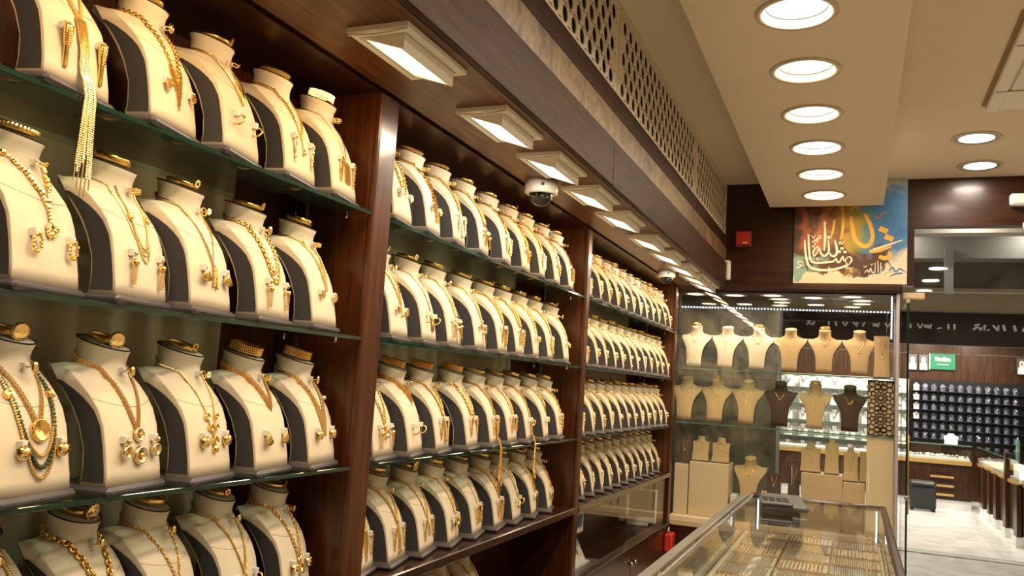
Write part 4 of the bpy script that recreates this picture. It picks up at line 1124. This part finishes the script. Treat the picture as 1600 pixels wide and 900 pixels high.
def stroke(name, m, pts, wd, depth=.0025, smooth=True):
    """brush stroke laid on the canvas: points read off the painting, width per point"""
    W = [Vector((.985 + (x - 55) / 940 * .89, 0, 2.548 + (865 - y) / 857 * .892)) for x, y in pts]
    if not isinstance(wd, (list, tuple)): wd = [wd] * len(W)
    if smooth and len(W) > 2:
        P_, Q = [], []
        for i in range(len(W) - 1):
            a, b_, c, d = W[max(i - 1, 0)], W[i], W[i + 1], W[min(i + 2, len(W) - 1)]
            for k in range(5):
                s_ = k / 5; P_.append(.5 * ((2 * b_) + (c - a) * s_ + (2 * a - 5 * b_ + 4 * c - d) * s_ * s_ + (3 * b_ - a - 3 * c + d) * s_ ** 3)); Q.append(wd[i] + (wd[i + 1] - wd[i]) * s_)
        P_.append(W[-1]); Q.append(wd[-1]); W, wd = P_, Q
    vs = []; fs = []; k0 = .89 / 940
    for i, p in enumerate(W):
        e = (W[min(i + 1, len(W) - 1)] - W[max(i - 1, 0)]).normalized(); s_ = Vector((e.z, 0, -e.x)) * wd[i] * k0 / 2
        for q in (p + s_, p - s_):
            vs.append((q.x, 7.462 - depth, q.z)); vs.append((q.x, 7.463, q.z))
    for i in range(len(W) - 1):
        o = 4 * i; fs += [(o, o + 2, o + 6, o + 4), (o, o + 4, o + 5, o + 1), (o + 2, o + 3, o + 7, o + 6)]
    fs += [(0, 1, 3, 2), (len(vs) - 4, len(vs) - 2, len(vs) - 1, len(vs) - 3)]
    b = MB(); b.add(vs, fs); kid(b.build(name, m))
Yl = 'paint_yellow'
for pts, wd in (([(535, 305), (548, 400), (575, 500), (640, 556), (695, 540), (716, 470), (690, 370), (648, 290)], [22, 34, 38, 40, 36, 34, 36, 24]), ([(462, 225), (472, 330), (468, 430), (455, 500)], [26, 28, 24, 10]),
                ([(398, 335), (392, 400), (375, 475)], [22, 20, 8]), ([(540, 260), (560, 235), (590, 240), (600, 215), (525, 225)], [14, 16, 16, 12, 8]), ([(690, 600), (780, 590), (870, 560)], [30, 34, 12]), ([(770, 640), (815, 655), (860, 640), (850, 600)], [30, 40, 34, 16])):
    stroke('yellow_stroke', Yl, pts, wd, .0015)
for c in ((803, 425), (848, 490)): stroke('yellow_diamond', Yl, [(c[0] - 34, c[1] - 14), (c[0] + 34, c[1] + 14)], 46, .0018, False)
stroke('orange_stroke', 'paint_orange', [(720, 300), (760, 330), (790, 290), (825, 285)], [10, 12, 12, 8], .0012)
stroke('cream_bar', 'paint_cream', [(722, 585), (850, 545), (958, 508)], [18, 18, 8], .002)
for pts in ([(840, 770), (880, 730), (905, 765), (940, 740), (985, 768)], [(860, 800), (910, 780), (960, 775)]): stroke('blue_stroke', 'paint_blue', pts, [6, 14, 12, 12, 5][:len(pts)], .0012)
Cr = 'paper_ivory'
for pts, wd in (([(150, 502), (153, 560), (163, 640), (185, 712), (232, 745), (330, 756), (430, 742), (505, 715), (545, 680), (538, 648), (512, 650), (498, 680), (512, 702), (540, 690)], [8, 18, 20, 22, 22, 22, 20, 18, 16, 12, 10, 10, 8, 6]),
                ([(180, 455), (184, 540), (193, 620), (207, 678), (255, 695), (335, 690), (395, 682), (418, 658), (430, 688), (450, 684), (474, 640), (484, 676), (508, 650)], [12, 18, 18, 18, 18, 18, 16, 12, 14, 14, 10, 12, 8]),
                ([(140, 690), (105, 684), (92, 700), (118, 714), (142, 706)], [6, 12, 10, 8, 8]), ([(78, 742), (110, 728), (142, 708)], [10, 14, 8]),
                ([(312, 348), (330, 375)], [22, 6]), ([(314, 360), (322, 450), (320, 540), (317, 592)], [14, 20, 18, 10]),
                ([(350, 505), (356, 570), (352, 610), (318, 638), (288, 612), (272, 566), (250, 566), (224, 600), (232, 638), (258, 604), (272, 560)], [8, 16, 18, 18, 16, 12, 12, 14, 12, 10, 6]),
                ([(405, 508), (420, 560), (424, 612), (402, 640), (372, 628), (358, 600)], [10, 20, 20, 18, 14, 8]),
                ([(212, 524), (240, 505), (268, 486), (256, 512), (232, 540)], [8, 12, 10, 8, 5]), ([(206, 462), (222, 488), (240, 460)], [4, 9, 4]), ([(258, 474), (284, 470), (280, 490), (262, 488)], [5, 8, 8, 4]),
                ([(340, 468), (348, 494), (358, 470), (366, 494), (378, 466)], [4, 8, 8, 8, 4]), ([(440, 545), (448, 518), (462, 540), (484, 512)], [4, 10, 9, 4]), ([(215, 545), (222, 565), (240, 540)], [4, 9, 4]), ([(250, 650), (262, 668), (268, 648)], [5, 9, 4])):
    stroke('cream_stroke', Cr, pts, wd, .003)
for c in ((466, 575), (444, 603), (491, 604)): stroke('cream_dot', Cr, [(c[0] - 13, c[1]), (c[0] + 13, c[1])], 22, .003, False)
for pts, wd in (([(655, 775), (676, 752), (690, 770), (704, 735), (716, 768), (738, 765), (742, 690)], [5, 9, 8, 8, 9, 8, 5]), ([(762, 675), (766, 770)], [6, 9]), ([(785, 690), (792, 772), (825, 770), (870, 755)], [6, 9, 9, 5]), ([(645, 715), (660, 728), (675, 712)], [3, 7, 3]), ([(700, 700), (712, 712), (724, 698)], [3, 6, 3])):
    stroke('small_stroke', Cr, pts, wd, .003)

# ================================================================== GLASS COUNTER
t = empty('glass_counter', (1.28, 3.9, 0), 'long glass-topped jewellery counter with brown rails in the aisle', 'counter'); kid = group_parts(t)
KX0, KX1, KY0, KY1, KZ = .80, 1.69, 1.2, 5.95, .90
kid(bx('cabinet_body', 'wood_v', KX0 + .03, KX1 - .02, KY0, KY1 - .02, 0, .55))
kid(bx('top_glass', 'glass_soft', .878, 1.655, KY0, 5.90, KZ - .008, KZ))
kid(bx('staff_rail', 'frost', .80, .845, KY0, 5.90, KZ - .02, KZ + .002, bev=.003))
kid(bx('bright_rail', 'steel', .868, .880, KY0, 5.90, KZ - .012, KZ + .004, bev=.002))
kid(bx('slant_glass', 'glass', .845, .868, KY0, 5.90, KZ - .012, KZ - .004))
kid(bx('customer_rail', 'wood_y', 1.655, 1.692, KY0, 5.96, KZ - .03, KZ + .006, bev=.008))
kid(bx('end_rail', 'wood_x', .862, 1.692, 5.90, 5.96, KZ - .022, KZ + .006, bev=.006))
kid(bx('customer_glass', 'glass', 1.664, 1.672, KY0, 5.94, .55, KZ - .03))
kid(bx('end_glass', 'glass_soft', .83, 1.67, 5.932, 5.94, .55, KZ - .022))
kid(bx('staff_glass', 'glass', .815, .823, KY0, 5.94, .55, KZ - .02))
kid(bx('display_bed', 'velvet_tray', .83, 1.66, KY0, 5.92, .55, .655))
for x, lab, f in ((.90, 'staff side', (1, -1, 0)), (1.645, 'customer side', (-1, -1, 0))):
    led_strip((x, 5.915, KZ - .025), (x, 5.915, .68), 18, f'vertical diode strip inside the counter far corner, {lab}', f)
# jewellery trays with rows of fine chains
mat('tray_grey', (.74, .71, .64), .7)
def tray(x0, x1, y0, y1, z, label, style):
    t = empty('jewellery_tray', ((x0 + x1) / 2, (y0 + y1) / 2, z), label, 'tray', 'jewellery trays in the counter'); kid = group_parts(t)
    kid(bx('tray_base', 'velvet_tray' if style != 1 else 'tray_grey', x0, x1, y0, y1, z, z + .012, bev=.003))
    for a in ((x0, x0 + .006, y0, y1), (x1 - .006, x1, y0, y1), (x0, x1, y0, y0 + .006), (x0, x1, y1 - .006, y1)): kid(bx('tray_lip', 'tan_board', *a, z + .004, z + .022))
    b = MB()
    if style in (0, 1):
        n = int((x1 - x0 - .03) / .011)
        for i in range(n):
            x = x0 + .018 + i * .011; y = y0 + .012; pts = []
            while y < y1 - .012: pts.append((x + random.uniform(-.002, .002), y, z + .016 + random.uniform(0, .003))); y += .016
            b.tube(pts, .0022, 4, random.choice((0, 1, 1)) if style == 0 else random.choice((1, 2)))
    else:
        x = x0 + .02
        while x < x1 - .015:
            y = y0 + .018
            while y < y1 - .012:
                b.torus((x, y, z + .02), .007, .0022, 8, 4, random.choice((0, 1, 2)), Matrix.Rotation(PI / 2, 4, 'Y') @ Matrix.Rotation(random.uniform(-.3, .3), 4, 'X')); y += .022
            x += .02
    o = kid(b.build('chains' if style < 2 else 'rings', ['gold', 'gold_pale', 'silver_stone'])); o['kind'] = 'stuff'
k = 0
SN = ['fine gold chains', 'pale silvery chains', 'small rings']
for j in range(9):
    for i in range(3):
        st_ = (i * 2 + j) % 3; x0 = .87 + i * .262; y1 = 5.86 - j * .30
        tray(x0, x0 + .252, y1 - .285, y1, .657, f'tray of {SN[st_]} in the counter, {ORD[j]} row from far end, {("staff", "middle", "customer")[i]} column', st_)
# card terminal tray on the counter top
t = empty('ring_dock', (1.085, 5.47, KZ + .004), 'dark grey dock with a row of silver compartments on the counter top', 'display dock', rz=R(8))
bx('dock_base', 'grey_case', -.12, .14, -.30, .28, 0, .035, parent=t, bev=.012); bx('dock_lip', 'grey_case', -.135, .05, -.33, -.1, .03, .05, parent=t, bev=.008)
bx('silver_frame', 'steel', -.125, .035, -.32, -.11, .049, .054, parent=t)
for i in range(4):
    for j in range(2): bx('compartment', 'black', -.117 + i * .0375, -.086 + i * .0375, -.312 + j * .10, -.222 + j * .10, .0535, .056, parent=t)
# two small gold ornaments standing on the case floor behind the counter end
for lab, x in (('left small gold figure ornament by the brown stand', .79), ('right small gold figure ornament by the brown stand', .955)):
    b = MB(); b.lathe([(0, 0), (.018, 0), (.016, .012), (.006, .02), (.009, .035), (.004, .05), (0, .055)], 12)
    for k in range(8): a = 2 * PI * k / 8; b.ball((.016 * math.cos(a), .01 * math.sin(a), .045 + .008 * math.sin(2 * a)), .008, 0, 6, 4)
    o = b.build('gold_ornament', 'gold', label=lab, cat='ornament', group='gold ornaments'); o.location = (x, 7.565, .70)

# ------------------------------------------------------------------ things around the lower cabinet
t = empty('monitor', (-.175, 7.02, .425), 'white-framed dark screen monitor in the niche under the far bay', 'monitor', rz=R(-78))
bx('frame', 'white_plastic', -.02, .02, -.155, .155, .02, .30, parent=t, bev=.006); bx('screen_face', 'screen', .019, .0215, -.14, .14, .075, .288, parent=t); bx('foot', 'white_plastic', -.06, .06, -.09, .09, 0, .021, parent=t, bev=.004)
t = empty('info_card', (-.05, 4.93, .66), 'white card with blue picture stuck inside the niche glass', 'card')
bx('card', 'white_plastic', 0, .004, -.09, .13, .0, .15, parent=t); bx('blue_picture', 'blue_print', .004, .0046, -.02, .10, .03, .105, parent=t)
t = empty('desk_calendar', (-.10, 5.12, .425), 'white framed desk calendar leaning in the niche corner', 'calendar', rz=R(0))
def slant(name, m, y0, y1, z0, z1, d0, d1):
    b = MB(); b.box(d0, d1, y0, y1, z0, z1, 0, Matrix.Rotation(R(-28), 4, 'Y')); return b.build(name, m, t)
slant('frame', 'white_plastic', -.2, .2, .012, .17, 0, .008); slant('page', 'paper_ivory', -.17, .17, .035, .15, .008, .0095)
bx('foot', 'white_plastic', -.10, .03, -.2, .2, 0, .012, parent=t)
for k in range(5): slant('print_row', 'grey_case', -.12 + k * .05, -.09 + k * .05, .06, .13, .0095, .0102)
t = empty('lock_box', (.035, 7.30, .20), 'red plastic lock box hanging on the cabinet by the corner', 'lock')
bx('body', 'red_plastic', -.02, .05, -.085, .06, 0, .15, parent=t, bev=.01); bx('keyhole_plate', 'red_dark', .049, .052, -.01, .02, .04, .09, parent=t)
b = MB(); b.tube([(.01, -.04 + .06 * math.cos(a) * .5, .15 + .05 * math.sin(a)) for a in [PI * k / 8 for k in range(9)]], .006, 6); link('shackle', b.mesh('shackle', 'steel'), t)

# ================================================================== DOORWAY, CORRIDOR AND THE SHOP ACROSS
t = empty('door_1', (1.89, 7.52, 0), kind='structure'); kid = group_parts(t)
kid(bx('door_glass', 'glass_clear', 1.884, 1.896, 7.53, 8.48, .02, 2.44))
kid(bx('door_edge', 'glass_edge', 1.882, 1.898, 7.522, 7.532, .02, 2.44)); kid(bx('free_edge', 'glass_edge', 1.884, 1.896, 8.48, 8.488, .02, 2.44))
kid(bx('top_fitting', 'tan_board', 1.85, 2.012, 7.51, 7.56, 2.435, 2.487, bev=.006)); kid(bx('pivot', 'steel', 1.87, 1.905, 7.505, 7.55, 2.40, 2.44, bev=.006))
kid(bx('lock_fitting', 'steel', 1.876, 1.904, 7.518, 7.60, .80, .84, bev=.006))
b = MB(); b.tube([(1.94, 8.36, .6), (1.94, 8.36, 1.3)], .014, 10); b.tube([(1.89, 8.36, .7), (1.94, 8.36, .7)], .008, 8); b.tube([(1.89, 8.36, 1.2), (1.94, 8.36, 1.2)], .008, 8); kid(b.build('pull_handle', 'drawer_gold'))
t = empty('window_1', (2.6, 7.56, 2.5), kind='structure'); kid = group_parts(t)
kid(bx('transom_glass', 'glass_clear', 1.93, 3.3, 7.55, 7.556, 2.5, 3.04)); kid(bx('transom_rail', 'beam_grey', 1.93, 3.3, 7.54, 7.57, 2.497, 2.503))
# corridor
bx('corridor_floor', 'marble_grey', -4, 7, 10.18, 10.4, -.05, .012, kind='structure')
fl = empty('floor_shop_across', (2.6, 13.4, 0), kind='structure'); kid = group_parts(fl)
for i in range(-3, 5):
    for j in range(5):
        kid(bx('floor_tile', 'marble_white', -.6 + i * 1.2 + .002, .6 + i * 1.2 - .002, 10.4 + j * 1.25 + .002, 10.4 + (j + 1) * 1.25 - .002, -.02, .0 + .0006 * ((i * 3 + j) % 3)))
kid(bx('floor_bed', 'beam_grey', -4.2, 5.4, 10.4, 16.7, -.05, -.006))
bx('floor_corridor_side', 'marble_grey', 3.4, 7, 7.62, 10.18, -.06, 0, kind='structure'); bx('floor_corridor_side', 'marble_grey', -4, -1.2, 7.62, 10.18, -.06, 0, kind='structure')
bx('ceiling_corridor', 'corridor_paint', -4, 7, 7.62, 10.5, 3.42, 3.5, kind='structure')
for y0, y1, z0, m in ((8.0, 8.25, 3.22, 'beam_grey'), (8.9, 9.1, 3.25, 'corridor_paint'), (9.5, 9.75, 3.10, 'beam_grey')):
    bx('ceiling_beam', m, -4, 7, y0, y1, z0, 3.42, kind='structure')
bx('ceiling_bracket', 'beam_grey', 2.32, 2.40, 9.40, 9.48, 2.72, 3.2, kind='structure')
bx('wall_corridor_left', 'corridor_paint', -4.1, -4, 7.5, 16.7, 0, 3.5, kind='structure'); bx('wall_corridor_right', 'corridor_paint', 7, 7.1, 7.5, 16.7, 0, 3.5, kind='structure')
# grey stone column behind the left half of the window case
col = empty('wall_column', (.25, 8.6, 0), kind='structure'); kid = group_parts(col)
for i in range(4):
    for j in range(2): kid(bx('stone_slab', 'stone_grey', -.35 + j * .60, -.35 + j * .60 + (.597 if j == 0 else .56), 8.34, 8.40, i * .86, i * .86 + .857))
kid(bx('column_core', 'beam_grey', -.34, .79, 8.40, 9.0, 0, 3.42))
for i, (x, y) in enumerate(((1.2, 8.6), (2.5, 8.6), (3.9, 8.6), (1.9, 9.25), (3.1, 9.25), (-1.5, 8.6))):
    downlight(x, y, 3.42, 'down_cool', f'small white downlight in the corridor ceiling, {ORD[i]} of six', 'corridor downlights', 9.0, .5)
# header sign of the shop across
t = empty('shop_sign', (2.0, 10.35, 2.26), 'dark brown sign board with broken white lettering across the corridor', 'sign'); kid = group_parts(t)
kid(bx('board', 'header_brown', -4, 7, 10.33, 10.43, 2.262, 2.622)); kid(bx('upper_beam', 'plaster', -4, 7, 10.35, 10.45, 2.622, 2.90)); kid(bx('upper_band', 'beam_grey', -4, 7, 10.36, 10.46, 2.90, 3.42))
def letter(segs, x, z, s_):
    b = MB()
    for (x0, z0, x1, z1, wd) in segs:
        p, q = Vector((x + x0 * s_, 0, z + z0 * s_)), Vector((x + x1 * s_, 0, z + z1 * s_)); e = (q - p).normalized(); n = Vector((e.z, 0, -e.x)) * wd * s_ / 2
        vs = [p + n, q + n, q - n, p - n]; vs = [v + Vector((0, 10.318, 0)) for v in vs] + [v + Vector((0, 10.33, 0)) for v in vs]
        b.add(vs, [(0, 1, 2, 3), (4, 7, 6, 5), (0, 4, 5, 1), (1, 5, 6, 2), (2, 6, 7, 3), (3, 7, 4, 0)])
    kid(b.build('letter', 'white_cloth'))
FR_ = {'I': [(.0, 0, .0, 1, .35)], 'V': [(0, 1, .5, 0, .3), (1, 1, .5, 0, .3)], 'M': [(0, .2, 0, .8, .5), (.2, .5, .9, .4, .7), (.9, 0, 1.1, 1, .3)], 'D': [(0, 0, .6, .3, .3), (.6, .3, .9, .1, .2)], 'S': [(0, .1, .8, .6, .35), (.2, .8, 1, 1, .3), (.9, .2, 1.6, .3, .5), (1.5, 0, 1.8, .9, .4)], 'N': [(0, 1, .9, 0, .35), (.9, 0, .9, 1, .3)], 'L': [(0, 1, .25, 0, .4)], 'A': [(0, 0, .5, 1, .35)]}
zl = 2.435
for ch, x, sc in (('I', 2.06, .05), ('V', 2.13, .055), ('M', 2.21, .055), ('D', 2.33, .05), ('I', 2.44, .06), ('I', 2.50, .06), ('S', 2.68, .065), ('D', 2.81, .04), ('N', 2.87, .06), ('L', 2.97, .065), ('L', 3.07, .065), ('A', 3.15, .065),
                  ('V', 1.35, .05), ('N', 1.46, .05), ('A', 1.56, .05), ('M', 1.68, .05), ('V', 1.80, .05), ('S', .95, .05), ('I', 1.2, .05), ('L', 1.27, .05)): letter(FR_[ch], x, zl, sc)
t = empty('shopfront_rail', (2.0, 10.45, 2.165), 'thin pale glazing rail below the dark sign across the corridor', 'rail'); bx('rail', 'steel', -6, 5, -.01, .01, 0, .012, parent=t)
# interior shell
bx('wall_shop_back', 'wood_far', -4, 7, 16.6, 16.7, 0, 3.0, kind='structure'); bx('ceiling_shop', 'header_brown', -4, 7, 10.43, 16.7, 2.95, 3.0, kind='structure')
bx('wall_shop_side', 'wood_far', 4.25, 4.35, 10.43, 16.6, 0, 3.0, kind='structure')
for i, (x, y) in enumerate(((.3, 12), (1.6, 12), (2.9, 12), (3.8, 12), (.3, 14), (1.6, 14), (2.9, 14), (3.8, 14), (2.6, 15.8), (3.4, 15.8), (1.0, 15.8), (1.8, 15.8))):  # spots added on this ceiling to light the shop interior
    downlight(x, y, 2.95, 'down_cool', f'white ceiling spot added to light the shop across, {ORD[i]} of twelve', 'added ceiling spots across the corridor', 34.0, .55)
# rows of navy busts on black shelves
nb = MB(); nt_ = [(r[0], r[1], r[2], r[3], r[4], r[5], r[6], r[7], r[8]) for r in TAB]
def mini_bust():
    b = MB(); rows = [(0, .045, .05), (.05, .045, .042), (.085, .05, .03), (.10, .045, .02), (.11, .022, .012), (.13, .02, .012)]; n = 12; vs = []; fs = []
    for z, a, c in rows:
        for k in range(n): an = 2 * PI * k / n; vs.append((a * math.copysign(abs(math.cos(an)) ** .6, math.cos(an)), c * math.copysign(abs(math.sin(an)) ** .8, math.sin(an)) - .0 + z * .1, z))
    for i in range(len(rows) - 1):
        for k in range(n): fs.append((i * n + k, i * n + (k + 1) % n, (i + 1) * n + (k + 1) % n, (i + 1) * n + k))
    fs.append(tuple((len(rows) - 1) * n + k for k in range(n))); b.add(vs, fs, 0, True); return b
mbm = mini_bust(); navy_me, white_me = mbm.mesh('necklace_bust', 'navy_cloth'), mbm.mesh('necklace_bust', 'white_cloth')
def mini_neck(zp):
    b = MB(); b.tube([(.026 * u, -.046 + .012 * (1 - abs(u)) * 0 - .004 + .045 * (1 - (zp + (.108 - zp) * abs(u)) / .108) * -0 + .018 * ((zp + (.108 - zp) * abs(u)) / .1) ** 3, zp + (.108 - zp) * abs(u)) for u in [k / 5 - 1 for k in range(11)]], .0050, 4); b.ball((0, -.05, zp), .009, 0, 6, 4)
    return b.mesh('necklace', 'silver_stone')
mnk = [mini_neck(.045), mini_neck(.06), mini_neck(.032)]
bx('wall_niche_shop', 'black', 2.44, 4.20, 16.56, 16.60, .95, 2.06, kind='structure')
for r in range(6):
    z = 1.86 - r * .166
    bx('black_shelf', 'black', 2.42, 4.22, 16.40, 16.56, z - .012, z, label=f'thin black shelf of navy busts across the corridor, {ORD[r]} from top', cat='shelf', group='black shelves across the corridor')
    for c in range(12):
        x = 2.50 + c * .139
        o = link('necklace_bust', white_me if c == 0 and r < 4 else navy_me, None, f'{"white" if c == 0 and r < 4 else "navy"} small bust across the corridor, {ORD[c]} column, {ORD[r]} row', 'bust', 'small busts across the corridor', mw=Matrix.Translation((x, 16.47, z)))
        link('necklace', mnk[(r * 5 + c * 3) % 3], None, f'silver necklace across the corridor, {ORD[c]} bust column, {ORD[r]} row', 'necklace', 'silver necklaces across the corridor', mw=Matrix.Translation((x, 16.47, z)))
# lit white shelves in the left part of the shop across, seen through the window case
bx('wall_niche_white', 'white_cloth', .2, 2.38, 16.55, 16.60, .3, 2.05, kind='structure')
for r in range(5):
    z = 1.80 - r * .30
    bx('glass_ledge', 'glass_edge_pale', .2, 2.38, 16.36, 16.55, z - .01, z, label=f'pale glass ledge across the corridor, {ORD[r]} from top', cat='shelf', group='pale ledges across the corridor')
    for c in range(8):
        x = .34 + c * .27
        link('necklace_bust', white_me, None, f'white small bust on pale ledge, {ORD[c]} column, {ORD[r]} ledge', 'bust', 'white busts across the corridor', mw=Matrix.Translation((x, 16.45, z)) @ Matrix.Diagonal((1.9, 1.2, 1.7, 1)))
        link('necklace', mnk[(r + c) % 3], None, f'silver necklace on pale ledge, {ORD[c]} column, {ORD[r]} ledge', 'necklace', 'necklaces on the pale ledges', mw=Matrix.Translation((x, 16.45, z)) @ Matrix.Diagonal((1.9, 1.2, 1.7, 1)))
# flag and framed portraits
t = empty('wall_flag', (2.92, 16.58, 2.25), 'green flag with white script on the wall across the corridor', 'flag')
bx('cloth', 'flag_green', -.20, .20, -.02, 0, 0, .28, parent=t); bx('flag_pole', 'white_plastic', -.215, -.20, -.03, -.01, -.01, .29, parent=t)
for k in range(6): bx('script_mark', 'white_cloth', -.12 + k * .042, -.09 + k * .042, -.023, -.02, .15 + .012 * (k % 2), .22 - .01 * (k % 3), parent=t)
bx('script_bar', 'white_cloth', -.11, .13, -.023, -.02, .148, .158, parent=t); bx('sword_mark', 'white_cloth', -.09, .10, -.023, -.02, .085, .093, parent=t)
for lab, x, y in (('left framed portrait of a white-robed person beside the green flag', 2.44, 16.58), ('right framed portrait of a white-robed person beside the green flag', 2.615, 16.58), ('framed portrait of a white-robed person at the far right edge', 4.12, 16.50)):
    t = empty('framed_portrait', (x, y, 2.22), lab, 'portrait', 'framed portraits')
    bx('frame', 'black', -.08, .08, -.02, 0, 0, .29, parent=t); bx('picture', 'portrait_ground', -.072, .072, -.022, -.02, .008, .282, parent=t)
    b = MB(); b.add([(-.06, -.0235, .01), (.06, -.0235, .01), (.055, -.0235, .11), (.025, -.0235, .15), (-.025, -.0235, .15), (-.055, -.0235, .11)], [tuple(range(6))]); link('robe', b.mesh('robe', 'white_cloth'), t)
    b = MB(); b.add([(.038 * math.cos(a), -.024, .19 + .05 * math.sin(a)) for a in [2 * PI * k / 14 for k in range(14)]], [tuple(range(14))]); link('headcloth', b.mesh('headcloth', 'white_cloth'), t)
    b = MB(); b.add([(.02 * math.cos(a), -.0245, .185 + .028 * math.sin(a)) for a in [2 * PI * k / 12 for k in range(12)]], [tuple(range(12))]); link('face', b.mesh('face', 'skin_print'), t)
# counter of the shop across
t = empty('shop_counter', (2.6, 15.2, 0), 'brown glass-topped counter with gold drawers across the corridor', 'counter'); kid = group_parts(t)
kid(bx('plinth', 'marble_white', -1.5, 3.22, 15.20, 15.9, 0, .12)); kid(bx('body', 'wood_far', -1.5, 3.22, 15.18, 15.9, .12, .68)); kid(bx('gold_band', 'drawer_gold', -1.5, 3.22, 15.15, 15.9, .68, .745))
kid(bx('display_bed', 'white_cloth', -1.5, 3.2, 15.2, 15.9, .745, .78)); kid(bx('front_glass', 'glass', -1.5, 3.22, 15.155, 15.165, .745, .985)); kid(bx('top_glass', 'glass', -1.5, 3.22, 15.155, 15.9, .985, .995)); kid(bx('top_edge', 'glass_edge_pale', -1.5, 3.22, 15.148, 15.156, .98, .997))
for k, z in enumerate((.20, .34, .48)):
    d = kid(bx('drawer', 'wood_x', 2.62, 2.98, 15.165, 15.18, z - .05, z + .06)); h = bx('handle', 'drawer_gold', 2.63, 2.97, 15.155, 15.166, z - .02, z + .015); h.parent = d
b = MB(); 
for k in range(160): b.ball((2.3 + .9 * random.random(), 15.3 + .45 * random.random(), .79 + .015 * random.random()), .012 + .012 * random.random(), random.choice((0, 1)), 5, 3)
o = kid(b.build('jewellery_pile', ['silver_stone', 'white_cloth'])); o['kind'] = 'stuff'
t = empty('side_counter', (3.5, 13.0, 0), 'long brown side counter running toward the doorway across the corridor', 'counter'); kid = group_parts(t)
kid(bx('plinth', 'marble_white', 3.32, 3.9, 11.5, 15.2, 0, .13)); kid(bx('body', 'wood_far', 3.32, 3.9, 11.5, 15.18, .13, .70)); kid(bx('gold_band', 'drawer_gold', 3.29, 3.9, 11.5, 15.16, .70, .74)); kid(bx('display_bed', 'white_cloth', 3.32, 3.9, 11.5, 15.18, .74, .78))
kid(bx('front_glass', 'glass', 3.295, 3.303, 11.5, 15.15, .74, .985)); kid(bx('top_glass', 'glass', 3.295, 3.9, 11.5, 15.15, .985, .995)); kid(bx('top_edge', 'glass_edge_pale', 3.288, 3.296, 11.5, 15.15, .98, .997))
for y in (11.5, 12.3, 13.1, 13.7, 14.3): kid(bx('pilaster', 'wood_far', 3.27, 3.33, y, y + .22, .12, .72)); kid(bx('plinth_block', 'marble_white', 3.26, 3.33, y - .01, y + .23, 0, .12))
kid(bx('corner_post', 'wood_far', 3.27, 3.36, 12.3, 12.42, .72, 1.05))
t = empty('black_stool', (2.47, 14.45, 0), 'black leather cube stool beside the counter across the corridor', 'stool')
bx('seat_cushion', 'black_leather', -.185, .185, -.18, .18, .36, .44, parent=t, bev=.03); bx('body', 'black_leather', -.18, .18, -.175, .175, .03, .362, parent=t, bev=.02)
for x in (-.15, .15):
    for y in (-.15, .15): bx('foot', 'black', x - .02, x + .02, y - .02, y + .02, 0, .032, parent=t)
link('necklace_bust', white_me, None, 'white bust silhouette standing on the counter across the corridor', 'bust', mw=Matrix.Translation((2.95, 15.4, .996)) @ Matrix.Diagonal((2.2, 1.5, 1.3, 1)))
b = MB(); b.lathe([(0, 0), (.03, 0), (.03, .15), (.012, .19), (.012, .21), (0, .21)], 14); o = b.build('water_bottle', 'glass_edge_pale', label='clear plastic water bottle on the side counter across the corridor', cat='bottle'); o.location = (3.72, 14.3, .996)
